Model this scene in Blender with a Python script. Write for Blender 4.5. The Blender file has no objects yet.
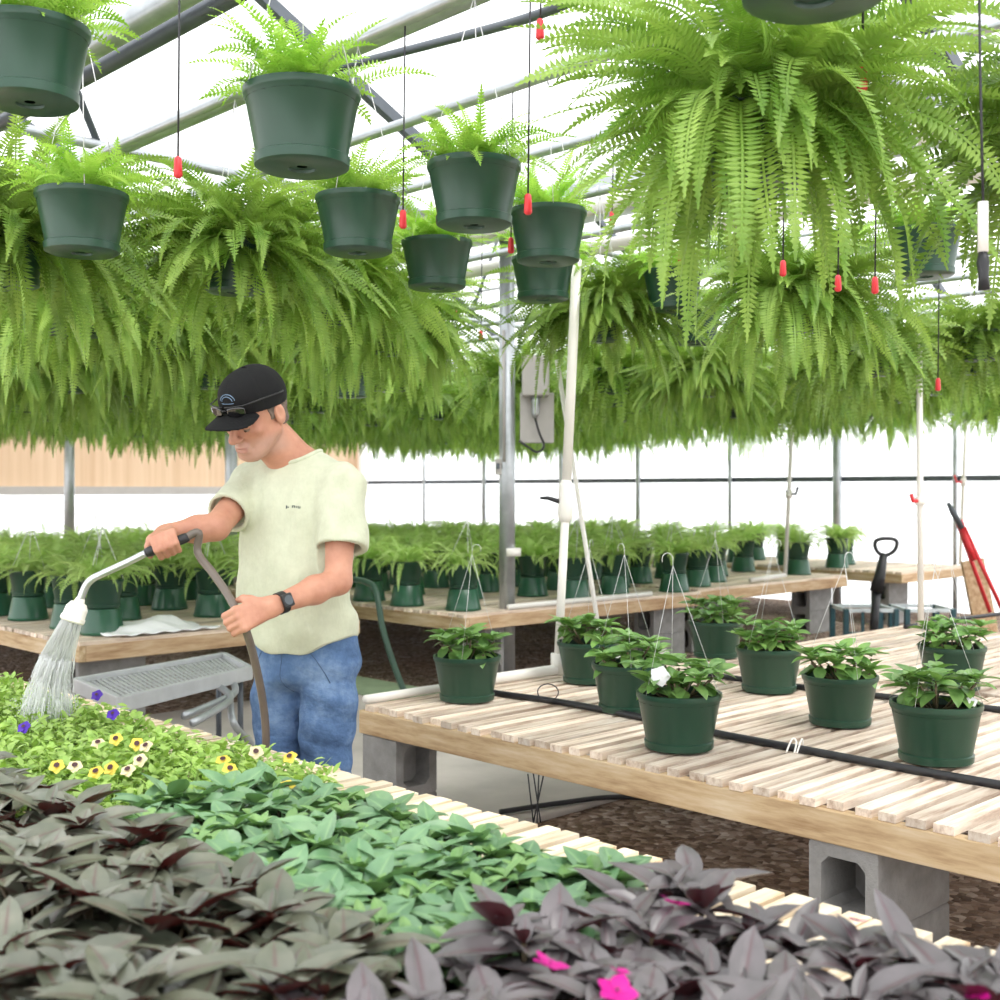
import bpy, math, random
import numpy as np
from mathutils import Vector, Matrix, Euler

# ------------------------------------------------------------------ camera, sky, sun, exposure
SC = bpy.context.scene
COL = SC.collection
rng = np.random.default_rng(7)
random.seed(7)
PI = math.pi
CAM_H = 1.37
FPX = 1200.0                      # focal length in pixels of the 1000 px frame
HOR = 490.0                       # row of the horizon

cam_d = bpy.data.cameras.new('camera')
cam_d.sensor_width = 36
cam_d.lens = 36 * FPX / 1000
cam_d.shift_y = -0.010
cam_d.dof.use_dof = True
cam_d.dof.focus_distance = 3.3
cam_d.dof.aperture_fstop = 5.0
cam = bpy.data.objects.new('camera', cam_d)
cam.location = (0, 0, CAM_H)
cam.rotation_euler = (PI / 2, 0, 0)
COL.objects.link(cam)
SC.camera = cam

world = bpy.data.worlds.new('bright overcast sky')
SC.world = world
world.use_nodes = True
bg = world.node_tree.nodes['Background']
bg.inputs[0].default_value = (0.97, 0.985, 1.0, 1)
bg.inputs[1].default_value = 1.0

sun_d = bpy.data.lights.new('sun', 'SUN')
sun_d.energy = 1.5
sun_d.angle = math.radians(25)
sun_d.color = (1.0, 0.97, 0.92)
sun = bpy.data.objects.new('sun', sun_d)
sun.rotation_euler = (math.radians(28), math.radians(24), 0)
COL.objects.link(sun)

SC.view_settings.view_transform = 'Standard'
SC.view_settings.look = 'None'
SC.view_settings.gamma = 1
SC.view_settings.exposure = 1.35
SC.view_settings.use_curve_mapping = False
SC.cycles.use_denoising = True
SC.cycles.transparent_max_bounces = 12
SC.cycles.max_bounces = 8

# ------------------------------------------------------------------ frame helpers
# the benches, pipes and walls all follow two ground directions: U (away to the left) and V (away to the right)
UX, UY = -0.698, 0.716
VX, VY = 0.716, 0.698
YAW_U = math.atan2(UY, UX)

def UV(u, v, z=0.0):
    return Vector((u * UX + v * VX, u * UY + v * VY, z))

def P(px, py, t):
    return Vector(((px - 500) / FPX * t, t, CAM_H - (py - HOR) / FPX * t))

def PX(p):
    return 500 + FPX * p[0] / p[1], HOR + FPX * (CAM_H - p[2]) / p[1]

ORD = ['first', 'second', 'third', 'fourth', 'fifth', 'sixth', 'seventh', 'eighth', 'ninth', 'tenth', 'eleventh', 'twelfth',
       'thirteenth', 'fourteenth', 'fifteenth', 'sixteenth', 'seventeenth', 'eighteenth', 'nineteenth', 'twentieth']

def tag(o, label=None, cat=None, group=None, kind=None):
    if label: o['label'] = label
    if cat: o['category'] = cat
    if group: o['group'] = group
    if kind: o['kind'] = kind
    return o

def empty(name, loc=(0, 0, 0), rz=0.0):
    o = bpy.data.objects.new(name, None)
    o.empty_display_size = 0.05
    o.location = loc
    o.rotation_euler = (0, 0, rz)
    COL.objects.link(o)
    return o

def mesh_obj(name, me, mat, parent=None):
    if mat and not me.materials:
        for m in (mat if isinstance(mat, (list, tuple)) else [mat]):
            me.materials.append(m)
    o = bpy.data.objects.new(name, me)
    COL.objects.link(o)
    if parent: o.parent = parent
    return o

def np_mesh(name, V, F, mi=None, smooth=True):
    """quads from numpy arrays"""
    V = np.asarray(V, dtype=np.float32).reshape(-1, 3)
    F = np.asarray(F, dtype=np.int32).reshape(-1, 4)
    me = bpy.data.meshes.new(name)
    me.vertices.add(len(V)); me.vertices.foreach_set('co', V.ravel())
    me.loops.add(F.size); me.loops.foreach_set('vertex_index', F.ravel())
    me.polygons.add(len(F))
    me.polygons.foreach_set('loop_start', np.arange(0, F.size, 4, dtype=np.int32))
    me.polygons.foreach_set('loop_total', np.full(len(F), 4, dtype=np.int32))
    if mi is not None: me.polygons.foreach_set('material_index', np.asarray(mi, dtype=np.int32))
    me.polygons.foreach_set('use_smooth', np.full(len(F), smooth, dtype=bool))
    me.update(calc_edges=True)
    me.validate()
    return me

class MB:
    """collects boxes, bars, tubes and turned shapes into one mesh"""
    def __init__(s): s.v = []; s.f = []
    def box(s, c, ax, ay, az):
        c = Vector(c); b = len(s.v)
        for i in (-1, 1):
            for j in (-1, 1):
                for k in (-1, 1):
                    s.v.append(c + ax * i + ay * j + az * k)
        flip = ax.cross(ay).dot(az) < 0
        for q in ((0, 1, 3, 2), (4, 6, 7, 5), (0, 4, 5, 1), (2, 3, 7, 6), (0, 2, 6, 4), (1, 5, 7, 3)):
            q = q[::-1] if flip else q
            s.f.append(tuple(b + x for x in q))
        return s
    def aabox(s, c, sx, sy, sz):
        return s.box(c, Vector((sx / 2, 0, 0)), Vector((0, sy / 2, 0)), Vector((0, 0, sz / 2)))
    def uvbox(s, u0, u1, v0, v1, z0, z1):
        c = UV((u0 + u1) / 2, (v0 + v1) / 2, (z0 + z1) / 2)
        return s.box(c, Vector((UX, UY, 0)) * abs(u1 - u0) / 2, Vector((VX, VY, 0)) * abs(v1 - v0) / 2, Vector((0, 0, (z1 - z0) / 2)))
    def bar(s, p, q, w, h, up=(0, 0, 1)):
        p = Vector(p); q = Vector(q); d = (q - p); L = d.length; d.normalize()
        up = Vector(up)
        if abs(d.dot(up)) > 0.98: up = Vector((0, 1, 0))
        sd = d.cross(up).normalized(); u2 = sd.cross(d)
        return s.box((p + q) / 2, d * L / 2, sd * w / 2, u2 * h / 2)
    def tube(s, pts, r, n=8, caps=True):
        pts = [Vector(p) for p in pts]
        rs = r if isinstance(r, (list, tuple)) else [r] * len(pts)
        b = len(s.v); nrm = None
        for i, p in enumerate(pts):
            d = (pts[min(i + 1, len(pts) - 1)] - pts[max(i - 1, 0)]).normalized()
            if nrm is None:
                nrm = d.cross(Vector((0, 0, 1)) if abs(d.z) < 0.9 else Vector((1, 0, 0))).normalized()
            nrm = (nrm - d * nrm.dot(d)).normalized()
            bn = d.cross(nrm)
            for k in range(n):
                a = 2 * PI * k / n
                s.v.append(p + (nrm * math.cos(a) + bn * math.sin(a)) * rs[i])
        for i in range(len(pts) - 1):
            for k in range(n):
                k2 = (k + 1) % n
                s.f.append((b + i * n + k, b + i * n + k2, b + (i + 1) * n + k2, b + (i + 1) * n + k))
        if caps:
            s.f.append(tuple(b + k for k in range(n))[::-1])
            s.f.append(tuple(b + (len(pts) - 1) * n + k for k in range(n)))
        return s
    def lathe(s, prof, n=28, c=(0, 0, 0), close=False):
        b = len(s.v); c = Vector(c); m = len(prof)
        for r, z in prof:
            for k in range(n):
                a = 2 * PI * k / n
                s.v.append(c + Vector((r * math.cos(a), r * math.sin(a), z)))
        for i in range(m - 1 if not close else m):
            i2 = (i + 1) % m
            for k in range(n):
                k2 = (k + 1) % n
                s.f.append((b + i * n + k, b + i * n + k2, b + i2 * n + k2, b + i2 * n + k))
        return s
    def mesh(s, name, off=None, smooth=False, bevel=0):
        me = bpy.data.meshes.new(name)
        o = off if off is not None else Vector((0, 0, 0))
        me.from_pydata([tuple(Vector(v) - o) for v in s.v], [], s.f)
        me.update()
        if smooth: me.polygons.foreach_set('use_smooth', np.ones(len(me.polygons), dtype=bool))
        return me
    def build(s, name, mat, parent=None, smooth=False, bevel=0, local=False):
        off = None
        if parent and not local: off = world_loc(parent)
        if parent is None and not local:
            # a mesh of its own: origin at its base
            cs = np.array([tuple(v) for v in s.v]); off = Vector(((cs[:, 0].min() + cs[:, 0].max()) / 2, (cs[:, 1].min() + cs[:, 1].max()) / 2, cs[:, 2].min()))
        o = mesh_obj(name, s.mesh(name, off, smooth), mat, parent)
        if parent is None and not local: o.location = off
        if bevel:
            m = o.modifiers.new('edge', 'BEVEL'); m.width = bevel; m.segments = 2; m.limit_method = 'ANGLE'
        return o

def world_loc(o):
    p = Vector((0, 0, 0))
    while o: p += o.location; o = o.parent
    return p

def smooth_path(pts, n=8):
    pts = [Vector(p) for p in pts]; out = []
    for i in range(len(pts) - 1):
        p0 = pts[max(i - 1, 0)]; p1 = pts[i]; p2 = pts[i + 1]; p3 = pts[min(i + 2, len(pts) - 1)]
        for k in range(n):
            t = k / n
            out.append(0.5 * ((2 * p1) + (p2 - p0) * t + (2 * p0 - 5 * p1 + 4 * p2 - p3) * t * t + (3 * p1 - p0 - 3 * p2 + p3) * t ** 3))
    out.append(pts[-1])
    return out

def copy_tree(o, parent=None):
    c = o.copy(); COL.objects.link(c)
    if parent: c.parent = parent
    for ch in list(o.children): copy_tree(ch, c)
    return c

# ------------------------------------------------------------------ materials
def srgb(r, g, b):
    f = lambda c: (c / 255 / 12.92) if c / 255 <= 0.04045 else ((c / 255 + 0.055) / 1.055) ** 2.4
    return (f(r), f(g), f(b), 1)

class NT:
    def __init__(s, name):
        s.m = bpy.data.materials.new(name); s.m.use_nodes = True; s.t = s.m.node_tree; s.n = s.t.nodes
        s.b = s.n['Principled BSDF']; s.out = s.n['Material Output']
    def new(s, typ, **kw):
        n = s.n.new(typ)
        for k, v in kw.items(): setattr(n, k, v)
        return n
    def link(s, a, b): s.t.links.new(a, b)
    def coord(s, out='Object', scale=(1, 1, 1), rot=(0, 0, 0)):
        c = s.new('ShaderNodeTexCoord'); m = s.new('ShaderNodeMapping')
        m.inputs['Scale'].default_value = scale; m.inputs['Rotation'].default_value = rot
        s.link(c.outputs[out], m.inputs[0]); return m.outputs[0]
    def noise(s, vec, scale, detail=4, rough=0.6):
        n = s.new('ShaderNodeTexNoise'); n.inputs['Scale'].default_value = scale; n.inputs['Detail'].default_value = detail
        n.inputs['Roughness'].default_value = rough
        if vec: s.link(vec, n.inputs['Vector'])
        return n.outputs['Fac']
    def ramp(s, fac, stops):
        r = s.new('ShaderNodeValToRGB'); e = r.color_ramp.elements
        while len(e) < len(stops): e.new(0.5)
        for el, (p, c) in zip(e, stops): el.position = p; el.color = c
        s.link(fac, r.inputs[0]); return r.outputs[0]
    def bump(s, h, strength=0.3, dist=0.01):
        b = s.new('ShaderNodeBump'); b.inputs['Strength'].default_value = strength; b.inputs['Distance'].default_value = dist
        s.link(h, b.inputs['Height']); s.link(b.outputs[0], s.b.inputs['Normal'])
    def base(s, c):
        if hasattr(c, 'links'): s.link(c, s.b.inputs['Base Color'])
        else: s.b.inputs['Base Color'].default_value = c
    def set(s, rough=0.5, metal=0, spec=0.5):
        s.b.inputs['Roughness'].default_value = rough; s.b.inputs['Metallic'].default_value = metal
        s.b.inputs['Specular IOR Level'].default_value = spec
        return s

def plain(name, c, rough=0.5, metal=0, spec=0.5, var=0.12, vs=8, bump=0, bs=60):
    n = NT(name); n.set(rough, metal, spec)
    v = n.coord()
    f = n.noise(v, vs, 5)
    lo = tuple(x * (1 - var) for x in c[:3]) + (1,); hi = tuple(min(1, x * (1 + var)) for x in c[:3]) + (1,)
    n.base(n.ramp(f, [(0.3, lo), (0.7, hi)]))
    if bump: n.bump(n.noise(v, bs, 3), bump, 0.004)
    return n.m

def leafmat(name, c1, c2, trans=0.35, rough=0.45, spec=0.5, tint=None, back=None, obj_var=0.25, ns=7, rib=None):
    """a thin leaf: noise over the plant, a little light passes through"""
    n = NT(name); n.set(rough, 0, spec)
    v = n.coord()
    f = n.noise(v, ns, 3)
    col = n.ramp(f, [(0.32, c1), (0.68, c2)])
    oi = n.new('ShaderNodeObjectInfo')
    hs = n.new('ShaderNodeHueSaturation')
    mr = n.new('ShaderNodeMapRange'); mr.inputs['To Min'].default_value = 1 - obj_var; mr.inputs['To Max'].default_value = 1 + obj_var
    n.link(oi.outputs['Random'], mr.inputs['Value']); n.link(mr.outputs[0], hs.inputs['Value']); n.link(col, hs.inputs['Color'])
    col = hs.outputs[0]
    if rib:
        at = n.new('ShaderNodeAttribute'); at.attribute_name = 'midrib'
        pw = n.new('ShaderNodeMath', operation='POWER'); pw.inputs[1].default_value = 5.0; n.link(at.outputs['Fac'], pw.inputs[0])
        rx = n.new('ShaderNodeMix', data_type='RGBA'); n.link(pw.outputs[0], rx.inputs['Factor']); n.link(col, rx.inputs['A']); rx.inputs['B'].default_value = rib
        col = rx.outputs['Result']
    if back:
        g = n.new('ShaderNodeNewGeometry'); mx = n.new('ShaderNodeMix', data_type='RGBA')
        n.link(g.outputs['Backfacing'], mx.inputs['Factor']); n.link(col, mx.inputs['A']); mx.inputs['B'].default_value = back
        col = mx.outputs['Result']
    n.base(col)
    tr = n.new('ShaderNodeBsdfTranslucent')
    if tint:
        mm = n.new('ShaderNodeMix', data_type='RGBA', blend_type='MULTIPLY'); mm.inputs['Factor'].default_value = 1
        n.link(col, mm.inputs['A']); mm.inputs['B'].default_value = tint; n.link(mm.outputs['Result'], tr.inputs[0])
    else: n.link(col, tr.inputs[0])
    ms = n.new('ShaderNodeMixShader'); ms.inputs[0].default_value = trans
    n.link(n.b.outputs[0], ms.inputs[1]); n.link(tr.outputs[0], ms.inputs[2]); n.link(ms.outputs[0], n.out.inputs[0])
    return n.m

def film(name, transp=0.5, c=(0.92, 0.94, 0.95, 1)):
    n = NT(name)
    tr = n.new('ShaderNodeBsdfTransparent'); tl = n.new('ShaderNodeBsdfTranslucent'); tl.inputs[0].default_value = c
    df = n.new('ShaderNodeBsdfDiffuse'); df.inputs[0].default_value = c
    m1 = n.new('ShaderNodeMixShader'); m1.inputs[0].default_value = 0.25
    n.link(tl.outputs[0], m1.inputs[1]); n.link(df.outputs[0], m1.inputs[2])
    m2 = n.new('ShaderNodeMixShader'); m2.inputs[0].default_value = transp
    n.link(m1.outputs[0], m2.inputs[1]); n.link(tr.outputs[0], m2.inputs[2]); n.link(m2.outputs[0], n.out.inputs[0])
    return n.m

def woodmat(name, lo, mid, hi, rot=YAW_U, stretch=14):
    n = NT(name); n.set(0.75, 0, 0.25)
    v0 = n.coord('Object', (1, 1, 1), (0, 0, -rot)); mp = n.new('ShaderNodeMapping'); mp.inputs['Scale'].default_value = (1.0, stretch, 8); n.link(v0, mp.inputs[0]); v = mp.outputs[0]
    f = n.noise(v, 3.2, 6, 0.65)
    c = n.ramp(f, [(0.28, lo), (0.5, mid), (0.72, hi)])
    g = n.new('ShaderNodeNewGeometry')
    hs = n.new('ShaderNodeHueSaturation'); mr = n.new('ShaderNodeMapRange'); mr.inputs['To Min'].default_value = 0.72; mr.inputs['To Max'].default_value = 1.2
    n.link(g.outputs['Random Per Island'], mr.inputs['Value']); n.link(mr.outputs[0], hs.inputs['Value']); n.link(c, hs.inputs['Color'])
    n.base(hs.outputs[0]); n.bump(f, 0.25, 0.004)
    return n.m

M = {}
M['pot'] = plain('green_pot_plastic', srgb(32, 66, 50), 0.34, 0, 0.5, 0.10, 6, 0.08, 30)
M['pot_pale'] = plain('upturned_pot_plastic', srgb(40, 88, 66), 0.3, 0, 0.6, 0.12, 6, 0.08, 30)
M['pot_black'] = plain('black_nursery_pot', srgb(32, 32, 32), 0.5)
M['soil'] = plain('potting_soil', srgb(44, 34, 26), 0.95, 0, 0.1, 0.4, 60, 0.6, 90)
M['fern'] = leafmat('fern_frond', srgb(106, 146, 54), srgb(170, 200, 102), 0.38, 0.42, 0.45, (1.0, 1.0, 0.7, 1), None, 0.16, 5)
M['fern_young'] = leafmat('young_fern_frond', srgb(134, 184, 62), srgb(184, 222, 110), 0.48, 0.45, 0.4, (1.0, 1.0, 0.7, 1), None, 0.14, 9)
M['fern_bench'] = leafmat('bench_fern_frond', srgb(164, 202, 104), srgb(208, 232, 156), 0.45, 0.45, 0.4, (1.0, 1.0, 0.75, 1), None, 0.15, 9)
M['dark_leaf'] = leafmat('bronze_leaf', srgb(76, 84, 68), srgb(106, 106, 91), 0.08, 0.34, 0.75, None, srgb(84, 28, 26), 0.2, 14, srgb(86, 58, 56))
M['purple_leaf'] = leafmat('purple_leaf', srgb(76, 74, 74), srgb(100, 93, 96), 0.08, 0.34, 0.75, None, srgb(78, 26, 34), 0.18, 14, srgb(84, 52, 60))
M['green_leaf'] = leafmat('green_leaf', srgb(90, 130, 92), srgb(126, 162, 118), 0.16, 0.34, 0.7, (1, 1, 0.6, 1), srgb(104, 142, 92), 0.12, 14, srgb(132, 168, 118))
M['green_new'] = leafmat('new_green_leaf', srgb(108, 148, 88), srgb(138, 174, 104), 0.2, 0.4, 0.6, (1, 1, 0.6, 1), None, 0.12, 14)
M['pot_leaf'] = leafmat('basket_leaf', srgb(88, 134, 70), srgb(138, 176, 96), 0.28, 0.38, 0.6, (1, 1, 0.6, 1), srgb(110, 150, 80), 0.15, 16)
M['pansy_leaf'] = leafmat('pansy_leaf', srgb(128, 166, 74), srgb(182, 210, 118), 0.3, 0.45, 0.5, (1, 1, 0.6, 1), None, 0.16, 18)
M['yellow_petal'] = leafmat('yellow_petal', srgb(238, 205, 70), srgb(246, 224, 110), 0.25, 0.5, 0.3, None, None, 0.06)
M['cream_petal'] = leafmat('cream_petal', srgb(232, 214, 170), srgb(240, 226, 190), 0.25, 0.5, 0.3, None, None, 0.06)
M['violet_petal'] = leafmat('violet_petal', srgb(70, 38, 150), srgb(92, 58, 180), 0.2, 0.5, 0.3, None, None, 0.06)
M['magenta_petal'] = leafmat('magenta_petal', srgb(196, 14, 136), srgb(216, 40, 156), 0.3, 0.5, 0.3, None, None, 0.05)
M['white_petal'] = leafmat('white_petal', srgb(240, 240, 242), srgb(250, 250, 250), 0.25, 0.5, 0.3, None, None, 0.02)
M['dark_centre'] = plain('dark_flower_centre', srgb(58, 22, 30), 0.6)
M['stem'] = plain('plant_stem', srgb(96, 84, 60), 0.6)
M['wire'] = plain('pale_wire', srgb(214, 214, 214), 0.35, 0.3)
M['galv'] = plain('galvanised_steel', srgb(176, 180, 184), 0.38, 0.75, 0.5, 0.14, 10)
M['galv_dark'] = plain('dark_steel', srgb(92, 97, 104), 0.5, 0.5, 0.5, 0.16, 6)
M['pvc'] = plain('white_pvc', srgb(232, 228, 222), 0.35, 0, 0.5, 0.05, 4)
M['black'] = plain('black_rubber', srgb(34, 34, 38), 0.45, 0, 0.5, 0.1, 10)
M['black_line'] = plain('black_line', srgb(40, 40, 44), 0.5)
M['red'] = plain('red_plastic', srgb(214, 48, 56), 0.4, 0, 0.5, 0.06)
M['concrete'] = plain('concrete_block', srgb(140, 138, 136), 0.9, 0, 0.2, 0.2, 14, 0.6, 120)
M['slab'] = plain('concrete_path', srgb(176, 170, 164), 0.8, 0, 0.3, 0.16, 2.2, 0.2, 50)
M['beam'] = woodmat('beam_wood', srgb(158, 124, 88), srgb(206, 178, 140), srgb(228, 208, 178), YAW_U, 14)
M['beam_v'] = woodmat('cross_beam_wood', srgb(158, 120, 86), srgb(204, 172, 136), srgb(226, 202, 172), YAW_U + PI / 2, 14)
M['slat'] = woodmat('slat_wood', srgb(164, 134, 114), srgb(222, 204, 186), srgb(244, 234, 222), YAW_U + PI / 2, 12)
M['slat_pale'] = woodmat('pale_slat_wood', srgb(206, 176, 136), srgb(234, 216, 188), srgb(244, 234, 216), YAW_U + PI / 2, 12)
M['film'] = film('roof_film', 0.55)
M['wall_film'] = film('wall_film', 0.6)
n_ = NT('tan_boards'); n_.set(0.8, 0, 0.2)
n_.base(n_.ramp(n_.noise(n_.coord('Object', (9, 9, 0.25)), 1.0, 4, 0.6), [(0.3, srgb(196, 166, 136)), (0.7, srgb(214, 188, 160))])); M['tan'] = n_.m
M['mesh_metal'] = plain('grey_expanded_metal', srgb(186, 188, 190), 0.5, 0.2, 0.5, 0.1)
M['box_grey'] = plain('grey_enamel', srgb(172, 168, 164), 0.5, 0.1, 0.4, 0.05)
M['teal'] = plain('dark_teal_plastic', srgb(38, 74, 82), 0.45)
M['clear_plastic'] = plain('pale_plastic', srgb(196, 204, 208), 0.35, 0, 0.5, 0.05)
M['sheet'] = plain('white_sheet', srgb(244, 244, 246), 0.6, 0, 0.4, 0.02)
M['hose_green'] = plain('dark_green_hose', srgb(40, 70, 54), 0.4)
M['hose_brown'] = plain('brown_hose', srgb(104, 94, 86), 0.38, 0, 0.5, 0.1, 20)
M['green_mat'] = plain('green_ground_cloth', srgb(128, 146, 118), 0.85, 0, 0.2, 0.15, 5)

def gravelmat():
    n = NT('gravel'); n.set(0.9, 0, 0.25)
    v = n.coord('Object')
    vo = n.new('ShaderNodeTexVoronoi'); vo.inputs['Scale'].default_value = 34; n.link(v, vo.inputs['Vector'])
    c = n.ramp(vo.outputs['Color'], [(0.0, srgb(84, 68, 58)), (0.45, srgb(146, 126, 112)), (0.75, srgb(176, 160, 148)), (1.0, srgb(214, 204, 196))])
    mx = n.new('ShaderNodeMix', data_type='RGBA', blend_type='MULTIPLY'); mx.inputs['Factor'].default_value = 1
    big = n.noise(v, 1.1, 4)
    n.link(c, mx.inputs['A']); n.link(n.ramp(big, [(0.3, (0.75, 0.62, 0.5, 1)), (0.7, (1, 1, 1, 1))]), mx.inputs['B'])
    n.base(mx.outputs['Result'])
    inv = n.new('ShaderNodeMath', operation='SUBTRACT'); inv.inputs[0].default_value = 1
    n.link(vo.outputs['Distance'], inv.inputs[1]); n.bump(inv.outputs[0], 1.0, 0.03)
    return n.m
M['gravel'] = gravelmat()
M['outside'] = plain('pale_ground', srgb(238, 238, 238), 0.9, 0, 0.1, 0.05)

# ------------------------------------------------------------------ the house: floor, walls, roof
V_WALL = 13.0
U_WALL = 16.8
V_GUT = 5.75
def struct(o): o['kind'] = 'structure'; return o

mb = MB(); mb.uvbox(-6, U_WALL, -3, V_WALL, -0.10, 0.0); struct(mb.build('floor', M['gravel']))
mb = MB(); mb.uvbox(-40, 60, -40, 60, -0.30, -0.12); struct(mb.build('ground_outside', M['outside']))
mb = MB(); mb.uvbox(3.42, 6.6, 1.95, 5.3, 0.0, 0.03); struct(mb.build('concrete_path', M['slab'], bevel=0.01))
mb = MB(); mb.uvbox(-3, 3.42, 1.95, 2.75, 0.0, 0.03); struct(mb.build('concrete_aisle', M['slab'], bevel=0.01))

# back wall along U, film on posts with one rail
mb = MB(); mb.uvbox(-6, U_WALL, V_WALL, V_WALL + 0.02, 0.0, 3.1); struct(mb.build('wall_back', M['wall_film']))
mb = MB(); mb.uvbox(U_WALL, U_WALL + 0.02, -3, V_WALL, 0.0, 1.30); struct(mb.build('wall_left_lower', M['wall_film']))
mb = MB(); mb.uvbox(U_WALL, U_WALL + 0.03, -3, V_WALL, 1.42, 3.1); struct(mb.build('wall_left', M['tan']))
mb = MB(); mb.uvbox(U_WALL - 0.12, U_WALL, -3, V_WALL, 1.30, 1.42); struct(mb.build('trim_1', M['box_grey']))
mb = MB(); mb.uvbox(-6, U_WALL - 0.15, V_WALL - 0.09, V_WALL - 0.03, 1.47, 1.53); struct(mb.build('trim_2', M['galv_dark']))
k = 0
for px in (365, 424, 484, 561, 638, 730, 837, 955, 1075):
    a = (px - 500) / FPX
    t = (V_WALL - 0.14) / (0.716 * a + 0.698)
    u = t * (0.716 - 0.698 * a)
    if px == 365: u = U_WALL - 0.2
    w = 0.11 if px == 837 else (0.05 if px in (424, 730, 955) else 0.07)
    mb = MB(); mb.tube([UV(u, V_WALL - 0.14, 0), UV(u, V_WALL - 0.14, 3.1)], w / 2 if px != 365 else 0.09, 12)
    k += 1
    struct(mb.build('wall_post', M['galv'] if px != 365 else M['pvc'], smooth=True))

# gutters carried by steel posts
for vg, ex in ((V_GUT, 0), (-1.9, 0)):
    mb = MB(); c = 3.12
    mb.uvbox(-6, U_WALL, vg - 0.16, vg + 0.16, c, c + 0.03); mb.uvbox(-6, U_WALL, vg - 0.16, vg - 0.13, c + 0.03, c + 0.17); mb.uvbox(-6, U_WALL, vg + 0.13, vg + 0.16, c + 0.03, c + 0.17)
    struct(mb.build('gutter', M['galv']))
for u in (2.15, 5.92, 9.33, 12.6, 15.9):
    v = V_GUT + (0.09 if abs(u - 5.92) < 0.1 else 0)
    mb = MB(); mb.tube([UV(u, v, 0), UV(u, v, 3.12)], 0.055, 16); struct(mb.build('support_post', M['galv'], smooth=True))

# roof film and rafters: three slopes
RIDGE_H = 5.2
slopes = [(-1.9, 3.27, 1.9, RIDGE_H), (V_GUT, 3.27, 1.9, RIDGE_H), (V_GUT, 3.27, 9.4, RIDGE_H), (V_WALL, 3.1, 9.4, RIDGE_H)]
roof = MB()
for (v0, z0, v1, z1) in slopes:
    p = [UV(-6, v0, z0), UV(U_WALL, v0, z0), UV(U_WALL, v1, z1), UV(-6, v1, z1)]
    b = len(roof.v); roof.v += p; roof.f.append((b, b + 1, b + 2, b + 3))
struct(roof.build('ceiling', M['film']))
gab = MB()
for a, b_, c in ((-1.9, 1.9, V_GUT), (V_GUT, 9.4, V_WALL)):
    b = len(gab.v); gab.v += [UV(U_WALL, a, 3.1), UV(U_WALL, c, 3.1), UV(U_WALL, b_, RIDGE_H), UV(U_WALL, (a + b_) / 2, (3.1 + RIDGE_H) / 2)]
    gab.f.append((b, b + 1, b + 2, b + 3))
struct(gab.build('wall_gable', M['wall_film']))
for u in np.arange(-0.75, 17.5, 3.3):
    for (v0, z0, v1, z1) in slopes:
        mb = MB(); mb.bar(UV(u, v0, z0 - 0.06), UV(u, v1, z1 - 0.06), 0.06, 0.07); struct(mb.build('roof_rafter', M['galv_dark']))
    for (va, vb) in ((-1.9, V_GUT), (V_GUT, V_WALL)):
        mb = MB(); mb.tube([UV(u, va, 3.14), UV(u, vb, 3.14)], 0.028, 10); struct(mb.build('tie_pipe', M['galv'], smooth=True))
        vm = (va + vb) / 2
        mb = MB(); mb.tube([UV(u, vm - 0.9, 3.14), UV(u, vm, RIDGE_H - 0.1)], 0.02, 8); struct(mb.build('roof_brace', M['galv_dark'], smooth=True))
        mb = MB(); mb.tube([UV(u, vm + 0.9, 3.14), UV(u, vm, RIDGE_H - 0.1)], 0.02, 8); struct(mb.build('roof_brace', M['galv_dark'], smooth=True))
for v, z in ((1.9, RIDGE_H - 0.03), (9.4, RIDGE_H - 0.03), (0.0, 4.18), (3.8, 4.27), (7.5, 4.18), (11.3, 4.1)):
    mb = MB(); mb.tube([UV(-5.5, v, z), UV(U_WALL - 0.1, v, z)], 0.024, 8); struct(mb.build('roof_purlin', M['galv'], smooth=True))

# pipes the baskets hang from
ROWS = [1.16, 1.6, 2.34, 3.0, 3.67, 4.35, 5.05, 6.45, 7.15, 7.85, 8.55, 9.3, 10.1, 10.9, 11.7, 12.4]
PIPE_Z = 2.80
for i, v in enumerate(ROWS):
    mb = MB(); mb.tube([UV(-4, v, PIPE_Z), UV(U_WALL - 0.2, v, PIPE_Z)], 0.021, 10); struct(mb.build('hanging_pipe', M['galv'], smooth=True))
# a wide white-grey pipe with a dark channel beside the second row, and a thin sagging conduit
mb = MB(); mb.tube([UV(-3, 1.83, 2.86), UV(12, 1.83, 2.86)], 0.045, 14); struct(mb.build('heating_pipe', M['galv'], smooth=True))
mb = MB(); mb.tube([UV(-3, 1.95, 2.86), UV(12, 1.95, 2.86)], 0.03, 12); struct(mb.build('heating_pipe', M['galv_dark'], smooth=True))
mb = MB(); mb.tube([UV(-3, 2.52, 2.9), UV(12, 2.52, 2.9)], 0.04, 14); struct(mb.build('heating_pipe', M['galv'], smooth=True))
mb = MB(); mb.tube(smooth_path([P(330, 70, 4.6), P(440, 42, 4.2), P(540, 14, 3.7), P(640, -30, 3.3)], 6), 0.016, 10); struct(mb.build('conduit', M['galv_dark'], smooth=True))
for vq, zq, rq in ((5.2, 3.0, 0.05), (6.1, 3.0, 0.05), (4.8, 3.25, 0.03)):
    mb = MB(); mb.tube([UV(-3, vq, zq), UV(15, vq, zq)], rq, 12); struct(mb.build('overhead_pipe', M['pvc'] if rq > 0.04 else M['galv'], smooth=True))

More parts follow.
